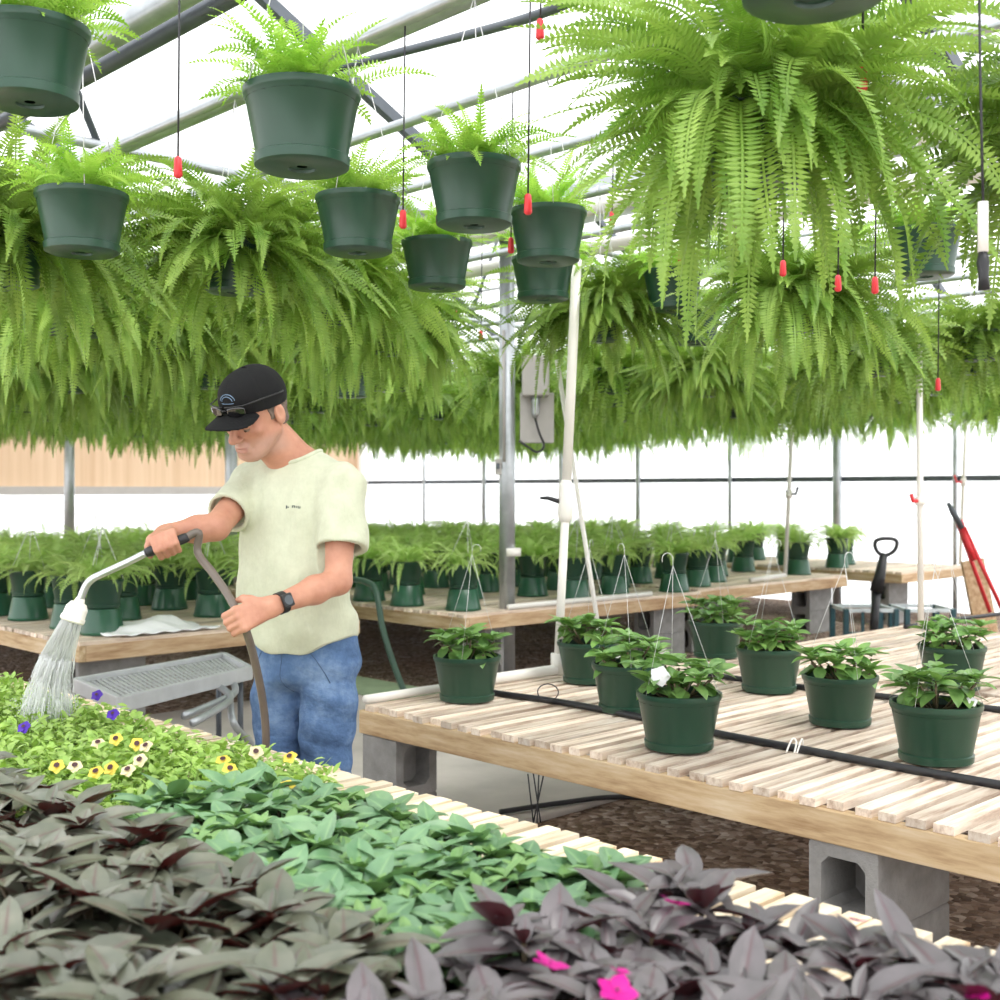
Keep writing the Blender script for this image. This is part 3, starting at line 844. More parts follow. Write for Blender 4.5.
FL_M = flower_mesh('magenta_flower', 5, 0.034, [M['magenta_petal'], M['dark_centre']], 0.10, 0.35, w=0.92)
FL_W = flower_mesh('white_flower', 5, 0.036, [M['white_petal'], M['white_petal']], 0.12, 0.2, w=1.1)

def place_plant(name, kit, u, v, z, rz, sc, label, cat, group, pot=True):
    t = empty(name, UV(u, v, z), rz); tag(t, label, cat, group); t.scale = (sc, sc, sc)
    f = mesh_obj('foliage', kit[0], None, t); f.location = (0, 0, 0.04)
    s = mesh_obj('stems', kit[1], None, t); s.location = (0, 0, 0.04)
    if pot: mesh_obj('pot', BPOT, None, t)
    return t

def add_flower(pl, mesh, wp, tilt, lab=None, name='flower', sc=1.0):
    """flower on a plant at a world point, as its child"""
    o = mesh_obj(name, mesh, None, pl)
    M4 = Matrix.Translation(pl.location) @ Euler((0, 0, pl.rotation_euler.z)).to_matrix().to_4x4() @ Matrix.Scale(pl.scale[0], 4)
    w = Matrix.Translation(wp) @ Euler(tilt).to_matrix().to_4x4() @ Matrix.Scale(sc, 4)
    o.matrix_parent_inverse = Matrix.Identity(4)
    L = M4.inverted() @ w
    o.location = L.to_translation(); o.rotation_euler = L.to_euler(); o.scale = L.to_scale()
    if lab: o['label'] = lab
    return o

beds = {'dark': [], 'purple': [], 'green': [], 'pansy': []}
def in_view(u, v, z, m=70):
    p = UV(u, v, z)
    if p.y < 0.9: return False
    x, y = PX(p); return -m < x < 1000 + m and y < 1000 + m * 1.6
# bronze-leaved
for j, v in enumerate(np.arange(0.47, 0.96, 0.150)):
    for i, u in enumerate(np.arange(1.17, 2.95, 0.148)):
        uu = u + (j % 2) * 0.07 + random.uniform(-0.018, 0.018); vv = v + random.uniform(-0.018, 0.018)
        if in_view(uu, vv, FGZ + 0.15): beds['dark'].append((uu, vv, j, i))
for j, v in enumerate(np.arange(0.62, 1.46, 0.15)):
    for i, u in enumerate(np.arange(0.42, 1.12, 0.145)):
        uu = u + (j % 2) * 0.06 + random.uniform(-0.018, 0.018); vv = v + random.uniform(-0.018, 0.018)
        if in_view(uu, vv, FGZ + 0.15) and not (vv < 1.0 and uu > 1.1): beds['purple'].append((uu, vv, j, i))
for j, v in enumerate(np.arange(1.07, 1.52, 0.125)):
    for i, u in enumerate(np.arange(1.22, 2.16, 0.128)):
        uu = u + (j % 2) * 0.06 + random.uniform(-0.016, 0.016); vv = v + random.uniform(-0.016, 0.016)
        if in_view(uu, vv, FGZ + 0.1): beds['green'].append((uu, vv, j, i))
plants = []
rows_w = {0: 'nearest the camera', 1: 'second from the camera'}
for i, (u, v, j, k) in enumerate(beds['dark']):
    lab = 'bronze impatiens, %s file from the green block, %s from the purple corner' % (ORD[3 - j], ORD[k])
    plants.append((u, v, place_plant('bronze_impatiens', DARK[i % 4], u, v, FGZ, random.uniform(0, 6.28), random.uniform(0.95, 1.15), lab, 'plant', 'bronze-leaved impatiens on the pansy bench')))
for i, (u, v, j, k) in enumerate(beds['purple']):
    lab = 'purple impatiens, %s file from the bench edge, %s from its near end' % (ORD[5 - j], ORD[k])
    plants.append((u, v, place_plant('purple_impatiens', PURP[i % 3], u, v, FGZ, random.uniform(0, 6.28), random.uniform(0.92, 1.1), lab, 'plant', 'purple-leaved impatiens on the pansy bench')))
for i, (u, v, j, k) in enumerate(beds['green']):
    lab = 'green impatiens, %s file from the bench edge, %s from the purple ones' % (ORD[3 - j], ORD[k])
    plants.append((u, v, place_plant('green_impatiens', GREEN[i % 4], u, v, FGZ, random.uniform(0, 6.28), random.uniform(0.95, 1.1), lab, 'plant', 'green-leaved impatiens on the pansy bench')))

def nearest_plant(p, pool):
    return min(pool, key=lambda q: (UV(q[0], q[1]) - Vector((p.x, p.y, 0))).length)[2]

def at_height(px, py, z):
    t = FPX * (CAM_H - z) / (py - HOR)
    return P(px, py, t)
for px, py, z in ((675, 904, 0.82), (549, 965, 0.83), (617, 992, 0.83), (619, 972, 0.82), (857, 921, 0.82), (978, 997, 0.82)):
    p = at_height(px, py, z)
    add_flower(nearest_plant(p, plants), FL_M, p, (random.uniform(0.1, 0.5), random.uniform(-0.3, 0.3), px), 'magenta flower', sc=0.72 if py not in (921, 972, 997) else 0.45)

# pansies
def pansy_kit(seed):
    r = random.Random(seed); leaves = []
    for k in range(150):
        a = r.uniform(0, 6.28); rr = 0.075 * math.sqrt(r.random()); h = 0.10 * (1 - (rr / 0.10) ** 2) * r.uniform(0.45, 1.1) + 0.005
        leaves.append(((rr * math.cos(a), rr * math.sin(a), h), a + r.uniform(-1.3, 1.3), math.radians(r.uniform(-10, 60)), r.uniform(0.02, 0.036), r.uniform(0.012, 0.019), 0.25, r.uniform(0.2, 0.9), r.uniform(-.5, .5), 0))
    V, F, mi = leaf_arrays(leaves, 4)
    me = np_mesh('pansy_foliage', V, F); me.materials.append(M['pansy_leaf'])
    mb = MB()
    for k in range(9):
        a = r.uniform(0, 6.28); rr = 0.05 * r.random()
        mb.tube([(0, 0, 0.0), (rr * math.cos(a), rr * math.sin(a), 0.09)], 0.0016, 5)
    st = mb.mesh('pansy_stems', smooth=True); st.materials.append(M['pansy_leaf'])
    return me, st
PANSY = [pansy_kit(200 + i) for i in range(4)]
pans = []
for j, v in enumerate(np.arange(1.08, 1.62, 0.105)):
    for i, u in enumerate(np.arange(2.24, 4.7, 0.112)):
        uu = u + (j % 2) * 0.05 + random.uniform(-0.015, 0.015); vv = v + random.uniform(-0.015, 0.015)
        if in_view(uu, vv, FGZ + 0.1, 40):
            lab = 'pansy plant, %s file from the bench edge, %s from the green impatiens' % (ORD[5 - j], ORD[min(i, 19)] if i < 20 else 'last')
            t = place_plant('pansy_plant', PANSY[(i * 3 + j) % 4], uu, vv, FGZ, random.uniform(0, 6.28), random.uniform(0.9, 1.12), lab, 'plant', 'pansies on the slatted bench', pot=False)
            t.children[0].location = (0, 0, 0.015); t.children[1].location = (0, 0, 0.0)
            pans.append((uu, vv, t))
for px, py, kind in ((157, 797, 'y'), (96, 772, 'y'), (111, 768, 'y'), (75, 766, 'c'), (290, 757, 'y'), (223, 760, 'y'), (230, 769, 'y'), (137, 744, 'y'), (146, 746, 'c'), (98, 743, 'c'), (116, 739, 'y'), (287, 786, 'y'), (57, 766, 'y'),
                     (256, 752, 'c'), (24, 727, 'v'), (97, 695, 'v'), (113, 714, 'v'), (140, 760, 'c'), (128, 770, 'c'), (180, 792, 'c'), (262, 772, 'c')):
    p = at_height(px, py, FGZ + 0.135)
    nm = {'y': (FL_Y, 'yellow pansy flower with dark centre'), 'c': (FL_C, 'faded cream pansy flower'), 'v': (FL_V, 'violet pansy flower')}[kind]
    add_flower(nearest_plant(p, pans), nm[0], p, (random.uniform(0.5, 0.95), random.uniform(-0.3, 0.3), 0), nm[1])
print('plants', len(plants), len(pans))

# flowering pots on the slatted benches
BASK = [plant_kit(300 + i, 12, 0.105, 0.06, 0.125, 0.086, 0.048, [M['pot_leaf'], M['green_new']], True) for i in range(3)]
BHANG = hanger_mesh('wire_hanger_long', PR, PH_, 0.40, 0.02, 0.0008)
def pot_at(px, py, z): return at_height(px, py, z)
potted = [  # centre column, row of the pot base, wording
    (467, 706, 'green pot of leafy impatiens alone near the white pipe end', 0.98),
    (588, 688, 'green pot of impatiens standing at the foot of the tall white riser', 0.98),
    (628, 717, 'green pot of impatiens behind the pot with a white flower', 1.0),
    (679, 754, 'green pot of impatiens with one white flower at the bench front', 1.0),
    (716, 663, 'green pot of impatiens farthest back, under the short white riser', 1.0),
    (769, 697, 'green pot of impatiens between two black hoses with empty slats before it', 1.0),
    (840, 730, 'green pot of impatiens standing alone mid-bench, before the crates', 0.97),
    (936, 767, 'green pot of impatiens beside the hose, nearest the bench front corner', 1.0),
    (952, 695, 'green pot of impatiens at the back below the loppers', 1.0),
]
bpots = []
for i, (px, py, lab, sc) in enumerate(potted):
    b = at_height(px, py - 6, ZB + 0.003)
    t = empty('flowering_pot', b, i * 1.1); tag(t, lab, 'potted plant', 'potted impatiens on the slatted benches'); t.scale = (sc, sc, sc)
    p = mesh_obj('pot', POT, None, t); mesh_obj('soil', SOIL, None, p)
    f = mesh_obj('foliage', BASK[i % 3][0], None, t); f.location = (0, 0, PH_ - 0.03)
    s = mesh_obj('stems', BASK[i % 3][1], None, t); s.location = (0, 0, PH_ - 0.05)
    mesh_obj('hanger', BHANG, None, t)
    bpots.append(t)
p0 = bpots[3].location
add_flower(bpots[3], FL_W, P(660, 676, p0.y - 0.10), (1.15, 0, -0.2), 'white flower', sc=0.95)
add_flower(bpots[7], FL_W, P(972, 701, bpots[7].location.y - 0.09), (0.9, 0, 0.2), 'small white flower', sc=0.5)

# ------------------------------------------------------------------ hoses, pipes and risers
def ground_path(pts, z): return [at_height(px, py, z) for px, py in pts]
mb = MB(); mb.tube(smooth_path(ground_path([(478, 688), (495, 693), (560, 702), (640, 717), (720, 734), (800, 749), (880, 764), (1000, 785), (1080, 799)], ZB + 0.013), 4), 0.0125, 10)
tag(mb.build('irrigation_hose', M['black'], smooth=True), 'long black hose running across the slats between the flowering pots', 'hose')
mb = MB(); mb.tube(smooth_path(ground_path([(690, 672), (740, 679), (800, 687), (880, 696), (985, 708), (1080, 718)], ZB + 0.013), 4), 0.0125, 10)
tag(mb.build('irrigation_hose', M['black'], smooth=True), 'black hose farther back, passing behind the mid-bench pots', 'hose')
mb = MB(); mb.tube(smooth_path(ground_path([(905, 627), (950, 620), (1000, 614), (1060, 606)], ZB + 0.013), 4), 0.0125, 10)
tag(mb.build('irrigation_hose', M['black'], smooth=True), 'short black hose at the bench back below the loppers', 'hose')
# coiled feeder loop on the hose
mb = MB(); c = at_height(548, 700, ZB + 0.02)
mb.tube([c + Vector((0.04 * math.cos(a), 0.02 * math.sin(a), 0.03 + 0.028 * math.sin(a * 1.0))) for a in np.linspace(0, 2 * PI * 1.8, 30)], 0.0024, 6)
tag(mb.build('feeder_tube', M['black_line'], smooth=True), 'thin black feeder tube looped over the hose near the white pipe', 'tube')
mb = MB(); c = at_height(796, 752, ZB + 0.012)
mb.tube(smooth_path([c + Vector((-0.035, -0.02, 0.002)), c + Vector((-0.012, 0.0, 0.04)), c + Vector((0.0, -0.005, 0.032)), c + Vector((-0.012, -0.028, 0.002))], 5), 0.003, 6)
mb.tube(smooth_path([c + Vector((-0.005, -0.03, 0.002)), c + Vector((0.018, 0.0, 0.04)), c + Vector((0.024, 0.01, 0.02))], 5), 0.003, 6)
tag(mb.build('cable_tie', M['pvc'], smooth=True), 'white cable tie knotted around the long black hose', 'cable tie')

# white pipe along the end of the bench, with the tall riser
t = empty('irrigation_riser', UV(3.72, 2.9, ZB)); tag(t, 'tall leaning white plastic riser with black valve, rising from a pipe along the bench end', 'water pipe')
e0 = UV(3.64, 2.83, ZB + 0.02); jn = at_height(558, 672, ZB + 0.03); e1 = UV(3.64, 4.68, ZB + 0.02)
MB().tube([e0, UV(3.64, 3.35, ZB + 0.02)], 0.017, 12).build('end_pipe', M['pvc'], t, smooth=True)
MB().tube([UV(3.64, 3.35, ZB + 0.024), e1], 0.024, 12).build('base_pipe', M['pvc'], t, smooth=True)
a_ = (558 - 500) / FPX; v_j = None
# junction on the base pipe at column 558
v_j = 3.64 * (UX - a_ * UY) / (a_ * VY - VX)
j0 = UV(3.64, v_j, ZB + 0.024); TJ = j0.y
j1 = P(566, 500, TJ); j2 = P(577, 255, TJ)
MB().tube([j0 - Vector((0, 0, 0.024)), j0 + Vector((0, 0, 0.07))], 0.033, 14).build('tee', M['pvc'], t, smooth=True)
MB().tube([j0 + Vector((0, 0, 0.03)), j1], 0.019, 14).build('lower_pipe', M['pvc'], t, smooth=True)
MB().tube([P(565, 522, TJ), P(565.3, 516, TJ), P(566.2, 486, TJ), P(566.5, 480, TJ)], [0.022, 0.034, 0.034, 0.022], 14).build('valve_body', M['pvc'], t, smooth=True)
MB().tube([P(564, 503, TJ), P(548, 498, TJ - 0.02), P(540, 498, TJ - 0.02)], [0.012, 0.009, 0.006], 8).build('valve_lever', M['black'], t, smooth=True)
MB().tube([P(566.5, 484, TJ), j2], 0.022, 14).build('upper_pipe', M['pvc'], t, smooth=True)
t2 = empty('water_pipe', P(557, 520, 6.1)); tag(t2, 'second thinner white pipe just behind the tall leaning riser', 'water pipe')
MB().tube([UV(4.0, 4.75, 0) * 1.0, P(557, 360, UV(4.0, 4.75, 0).y)], 0.012, 10).build('pipe', M['pvc'], t2, smooth=True)

def riser(px0, py0, px1, py1, tt, lab, valve=None, vcol='black', foot=None):
    t = empty('irrigation_riser', P(px1, py1, tt)); tag(t, lab, 'water pipe')
    MB().tube([P(px1, py1, tt), P(px0, py0, tt)], 0.0135 * 1.35, 12).build('pipe', M['pvc'], t, smooth=True)
    if valve:
        MB().tube([P(px1 + (px0 - px1) * (py1 - valve) / (py1 - py0), valve + 4, tt), P(px1 + (px0 - px1) * (py1 - valve) / (py1 - py0), valve - 4, tt)], 0.03, 12).build('valve_body', M['pvc'], t, smooth=True)
        xx = px1 + (px0 - px1) * (py1 - valve) / (py1 - py0); sg = 1 if vcol == 'black' else -1
        MB().tube([P(xx, valve, tt), P(xx + sg * 7, valve, tt - 0.03), P(xx + sg * 9, valve - 7, tt - 0.03)], 0.012, 8).build('valve_lever', M[vcol], t, smooth=True)
    if foot:
        MB().tube([P(px1, py1 - 2, tt)] + [foot], 0.02, 10).build('foot_pipe', M['pvc'], t, smooth=True)
    return t
tt = UV(6.0, 9.2, 0).y
a_ = (785 - 500) / FPX
def v_on(u, px):
    a = (px - 500) / FPX
    return u * (UX - a * UY) / (a * VY - VX)
vv = v_on(6.0, 785); q = UV(6.0, vv, ZB + 0.03); xx, yy = PX(q)
riser(794, 385, 785, yy, q.y, 'slanting white riser standing on the far fern bench, with black valve', 494, 'black', UV(6.0, vv - 0.55, ZB + 0.03))
vv = v_on(3.3, 921)
q = UV(3.3, vv, ZB); xx, yy = PX(q)
riser(919, 325, 921, yy, q.y, 'upright white riser before the crates, with red valve', 501, 'red')
vv = v_on(5.9, 962); q = UV(5.9, vv, ZB); xx, yy = PX(q)
riser(968, 375, 960, yy, q.y, 'thin white riser beside the loppers, by the farthest bench', 482, 'red')
# white pipe lying on the end of the electric box bench
mb = MB(); mb.tube([UV(5.82, 5.75, ZB + 0.02), UV(5.82, 7.3, ZB + 0.02)], 0.02, 10)
tag(mb.build('water_pipe', M['pvc'], smooth=True), 'white pipe lying along the end of the bench by the steel post', 'water pipe')

# dark green hose hanging off the fern bench beside the man
mb = MB(); mb.tube(smooth_path([P(345, 578, 7.6), P(366, 582, 7.35), P(376, 592, 7.2), P(383, 630, 7.1), P(395, 668, 7.05), P(408, 700, 7.0), P(420, 724, 7.0)], 6), 0.019, 10)
tag(mb.build('garden_hose', M['hose_green'], smooth=True), 'dark green hose dropping from the fern bench to the ground behind the man', 'hose')
# green ground cloth and black cloth edge, black wires
mb = MB(); mb.uvbox(5.5, 7.4, 4.82, 5.28, 0.03, 0.036); tag(mb.build('ground_cloth', M['green_mat']), 'faded green ground cloth on the path behind the bench end', 'ground cloth')
mb = MB(); mb.tube(smooth_path([at_height(500, 812, 0.045), at_height(560, 803, 0.045), at_height(620, 797, 0.045), at_height(700, 803, 0.045)], 5), 0.011, 10)
tag(mb.build('drain_hose', M['black'], smooth=True), 'black hose lying on the path below the bench beam', 'hose')
mb = MB()
b0 = at_height(537, 780, 0.42)
for k in range(4):
    mb.tube([b0 + Vector((-0.03 + 0.018 * k, 0.02 * (k % 2), 0.02)), b0 + Vector((-0.012 + 0.012 * ((k * 2) % 3), 0.0, -0.14))], 0.0025, 5)
tag(mb.build('wire_bundle', M['black_line'], smooth=True), 'short bundle of black wires hanging under the front beam', 'wires')

# ------------------------------------------------------------------ electric box on the steel post
pp = UV(5.92, V_GUT + 0.09, 0); tp = pp.y
t = empty('electric_box', P(537, 445, tp)); tag(t, 'grey electric box with looped black cable on the steel post', 'electric box')
q = lambda px, py, d=0.0: P(px, py, tp + d)
MB().box(q(537, 418, 0.0), Vector((0.118, 0, 0)), Vector((0, 0.012, 0)), Vector((0, 0, 0.175))).build('back_plate', M['box_grey'], t, bevel=0.006)
MB().box(q(535.5, 376, -0.06), Vector((0.094, 0, 0)), Vector((0, 0.05, 0)), Vector((0, 0, 0.14))).build('housing', M['box_grey'], t, bevel=0.012)
MB().tube([q(535.5, 396, -0.06), q(535.5, 405, -0.06), q(535.5, 413, -0.06), q(535, 418, -0.06)], [0.034, 0.026, 0.026, 0.014], 12).build('connector', M['galv'], t, smooth=True)
MB().tube(smooth_path([q(535, 417, -0.06), q(539, 432, -0.07), q(544, 446, -0.06), q(537, 452, -0.06), q(528, 447, -0.05), q(519, 441, -0.03)], 6), 0.008, 8).build('cable', M['black'], t, smooth=True)
t = empty('socket_box', P(500, 470, tp)); tag(t, 'small pale socket box on the side of the steel post', 'socket box')
MB().box(q(499.5, 467, -0.01), Vector((0.03, 0, 0)), Vector((0, 0.03, 0)), Vector((0, 0, 0.055))).build('housing', M['box_grey'], t, bevel=0.006)
MB().box(q(498, 466, -0.045), Vector((0.012, 0, 0)), Vector((0, 0.006, 0)), Vector((0, 0, 0.02))).build('cover', M['galv_dark'], t)
mb = MB(); mb.tube([q(503.5, 330, -0.06), q(504, 462, -0.06)], 0.011, 10)
tag(mb.build('conduit_pipe', M['box_grey'], smooth=True), 'thin grey conduit running down the steel post to the socket', 'conduit')
mb = MB(); mb.tube([q(511.5, 548, 0), q(511.5, 556, 0)], 0.066, 16)
tag(mb.build('post_clamp', M['pvc'], smooth=True), 'white clamp ring around the steel post above the ferns', 'clamp')

# ------------------------------------------------------------------ things by the far right
def crate(px0, px1, tt, lab):
    b0 = P(px0, 600, tt); w = (px1 - px0) / FPX * tt; h = 0.36; d = 0.42
    t = empty('plastic_crate', Vector((b0.x, tt, 0))); tag(t, lab, 'crate', 'crates beside the far benches')
    x0, x1, y0, y1 = b0.x, b0.x + w, tt, tt + d
    for (x, y) in ((x0, y0), (x1, y0), (x0, y1), (x1, y1)):
        MB().aabox((x, y, h / 2), 0.045, 0.045, h).build('corner_post', M['teal'], t, bevel=0.006)
    mb = MB()
    for z in (0.03, h - 0.015):
        for (a, b) in (((x0, y0), (x1, y0)), ((x1, y0), (x1, y1)), ((x1, y1), (x0, y1)), ((x0, y1), (x0, y0))):
            mb.bar((a[0], a[1], z), (b[0], b[1], z), 0.02, 0.03)
    mb.build('rim', M['clear_plastic'], t)
    mb = MB(); mb.aabox(((x0 + x1) / 2, (y0 + y1) / 2, 0.035), w, d, 0.02); mb.build('base_tray', M['teal'], t)
    for i in (1, 2):
        MB().aabox((x0 + w * i / 3, y0, h / 2), 0.025, 0.02, h - 0.04).build('stave', M['teal'], t)
    mb = MB(); mb.aabox(((x0 + x1) / 2, y0 + 0.01, 0.10), w - 0.04, 0.008, 0.13); mb.build('side_panel', M['teal'], t)
crate(846, 896, 10.2, 'dark teal open crate on the ground below the bench corner')
crate(907, 953, 10.2, 'dark teal open crate under the upright riser, nearer the loppers')

ts = 9.9
t = empty('garden_fork', P(870, 640, ts)); tag(t, 'dark D-handled garden tool standing upright behind the crates', 'garden tool')
MB().tube(smooth_path([P(884, 557, ts), P(877, 551, ts), P(875, 543, ts), P(880, 539, ts), P(893, 539, ts), P(897, 543, ts), P(894, 551, ts), P(885, 556, ts)], 5), 0.016, 10).build('handle', M['black'], t, smooth=True)
MB().tube([P(884, 553, ts), P(880, 575, ts), P(876, 592, ts)], [0.03, 0.045, 0.055], 12).build('socket', M['black'], t, smooth=True)
MB().tube([P(877, 585, ts), P(872, 655, ts)], 0.035, 12).build('shaft', M['black'], t, smooth=True)

ts = 8.8
t = empty('loppers', P(1000, 640, ts)); tag(t, 'red-handled loppers with dark blade leaning at the picture edge', 'loppers')
MB().tube([P(964, 527, ts), P(1006, 618, ts)], 0.015, 10).build('handle', M['red'], t, smooth=True)
MB().tube([P(958, 524, ts + 0.05), P(990, 612, ts + 0.1)], 0.015, 10).build('handle', M['red'], t, smooth=True)
MB().tube([P(948, 503, ts), P(953, 512, ts), P(962, 528, ts)], [0.012, 0.022, 0.02], 10).build('blade', M['galv_dark'], t, smooth=True)
MB().tube([P(960, 520, ts + .02), P(968, 545, ts), P(975, 560, ts)], [0.02, 0.024, 0.018], 10).build('grip', M['red'], t, smooth=True)
mb = MB(); mb.bar(P(972, 560, 9.1), P(990, 650, 9.1), 0.17, 0.04, (0, 1, 0))
tag(mb.build('wooden_post', M['beam_v'], bevel=0.005), 'weathered board leaning behind the loppers', 'board')

# white plastic sheet on the fern bench
n = 22; V = []; F = []
r = random.Random(4)
c = at_height(163, 618, ZB)
for i in range(n):
    for j in range(n):
        a = (i / (n - 1) - 0.5); b = (j / (n - 1) - 0.5)
        h = 0.012 + 0.085 * max(0, 1 - (a * a + b * b) * 4.5) * (0.6 + 0.4 * math.sin(9 * a + 4 * b) * math.cos(11 * b)) + 0.006 * math.sin(31 * a + 17 * b)
        V.append(UV(6.42 + b * 0.42, 3.42 + a * 0.62 + 0.03 * math.sin(8 * b), ZB + h))
F = [(i * n + j, i * n + j + 1, (i + 1) * n + j + 1, (i + 1) * n + j) for i in range(n - 1) for j in range(n - 1)]
mb = MB(); mb.v = V; mb.f = F
o = mb.build('plastic_sheet', M['sheet'], smooth=True); sm = o.modifiers.new('thick', 'SOLIDIFY'); sm.thickness = 0.004
tag(o, 'crumpled white plastic sheet lying on the fern bench behind the wand', 'plastic sheet')

# ------------------------------------------------------------------ metal mesh cart behind the pansies
t = empty('mesh_cart', at_height(180, 690, 0.5)); t.location.z = 0; tag(t, 'grey expanded-metal cart with tube handles standing behind the pansies', 'cart')
zt = 0.50
q00, q10, q11, q01 = at_height(120, 700, zt), at_height(250, 669, zt), at_height(224, 655, zt), at_height(76, 681, zt)
def D(a, b, z):
    p = (q00 * (1 - a) + q10 * a) * (1 - b) + (q01 * (1 - a) + q11 * a) * b
    return Vector((p.x, p.y, z))
mb = MB()
for (p, q_) in (((0, 0), (1, 0)), ((0, 1), (1, 1)), ((0, 0), (0, 1)), ((1, 0), (1, 1))):
    mb.bar(D(p[0], p[1], zt - 0.018), D(q_[0], q_[1], zt - 0.018), 0.03, 0.065)
mb.build('deck_frame', M['mesh_metal'], t, bevel=0.004)
mb = MB()
for k in range(30):
    a = 0.02 + 0.96 * (k + 0.5) / 30
    mb.bar(D(a - 0.02, 0.03, zt - 0.01), D(min(a + 0.02, 0.99), 0.97, zt - 0.01), 0.013, 0.006)
for k in range(7):
    b = (k + 0.5) / 7
    mb.bar(D(0.02, b, zt - 0.012), D(0.98, b, zt - 0.012), 0.007, 0.004)
mb.build('mesh_deck', M['mesh_metal'], t)
for a, b in ((0.06, 0.1), (0.94, 0.1), (0.06, 0.9), (0.94, 0.9)):
    MB().tube([D(a, b, 0.0), D(a, b, zt - 0.045)], 0.014, 10).build('leg', M['galv_dark'], t, smooth=True)
for k in range(2):
    MB().tube(smooth_path([D(0.86 - 0.12 * k, 0.02, zt - 0.05), at_height(232 - 2 * k, 695 + 5 * k, 0.42), at_height(184 + 9 * k, 716 + 7 * k, 0.40)], 4), 0.017, 10).build('handle', M['galv'], t, smooth=True)
mb = MB(); mb.tube(smooth_path([at_height(230, 700, 0.36), at_height(232, 718, 0.3), at_height(238, 730, 0.24), at_height(250, 742, 0.15), at_height(262, 760, 0.05)], 5), 0.017, 10)
tag(mb.build('drain_hose', M['galv'], smooth=True), 'grey hose end curving down below the mesh cart', 'hose')

#PERSON#
# ------------------------------------------------------------------ the man
def surface_nets(D, org, h):
    """dual contour of a sampled distance field"""
    ins = D < 0
    nx, ny, nz = D.shape
    cn = np.zeros((nx - 1, ny - 1, nz - 1), dtype=np.int8)
    for i in (0, 1):
        for j in (0, 1):
            for k in (0, 1):
                cn += ins[i:nx - 1 + i, j:ny - 1 + j, k:nz - 1 + k]
    act = (cn > 0) & (cn < 8)
    ci = np.argwhere(act)
    idx = np.full(act.shape, -1, dtype=np.int64); idx[act] = np.arange(len(ci))
    acc = np.zeros((len(ci), 3)); num = np.zeros(len(ci))
    corners = [(0, 0, 0), (1, 0, 0), (0, 1, 0), (1, 1, 0), (0, 0, 1), (1, 0, 1), (0, 1, 1), (1, 1, 1)]
    val = [D[ci[:, 0] + a, ci[:, 1] + b, ci[:, 2] + c] for a, b, c in corners]
    for p, q in ((0, 1), (2, 3), (4, 5), (6, 7), (0, 2), (1, 3), (4, 6), (5, 7), (0, 4), (1, 5), (2, 6), (3, 7)):
        a = val[p]; b = val[q]; m = (a < 0) != (b < 0)
        t = np.where(m, a / np.where(m, a - b, 1), 0)
        pos = np.array(corners[p]) + t[:, None] * (np.array(corners[q]) - np.array(corners[p]))
        acc[m] += pos[m]; num[m] += 1
    V = (ci + acc / num[:, None]) * h + org
    F = []
    for ax in range(3):
        s0 = [slice(None)] * 3; s1 = [slice(None)] * 3
        s0[ax] = slice(0, -1); s1[ax] = slice(1, None)
        A = ins[tuple(s0)]; B = ins[tuple(s1)]
        e = np.argwhere(A != B)
        o1, o2 = [(1, 2), (2, 0), (0, 1)][ax]
        ok = (e[:, o1] > 0) & (e[:, o2] > 0) & (e[:, o1] < D.shape[o1] - 1) & (e[:, o2] < D.shape[o2] - 1)
        e = e[ok]
        u1 = np.zeros(3, int); u1[o1] = 1; u2 = np.zeros(3, int); u2[o2] = 1
        g = lambda q: idx[q[:, 0], q[:, 1], q[:, 2]]
        q4 = np.stack([g(e - u1 - u2), g(e - u2), g(e), g(e - u1)], 1)
        inn = A[e[:, 0], e[:, 1], e[:, 2]]
        q4[~inn] = q4[~inn][:, ::-1]
        F.append(q4)
    return V, np.concatenate(F)

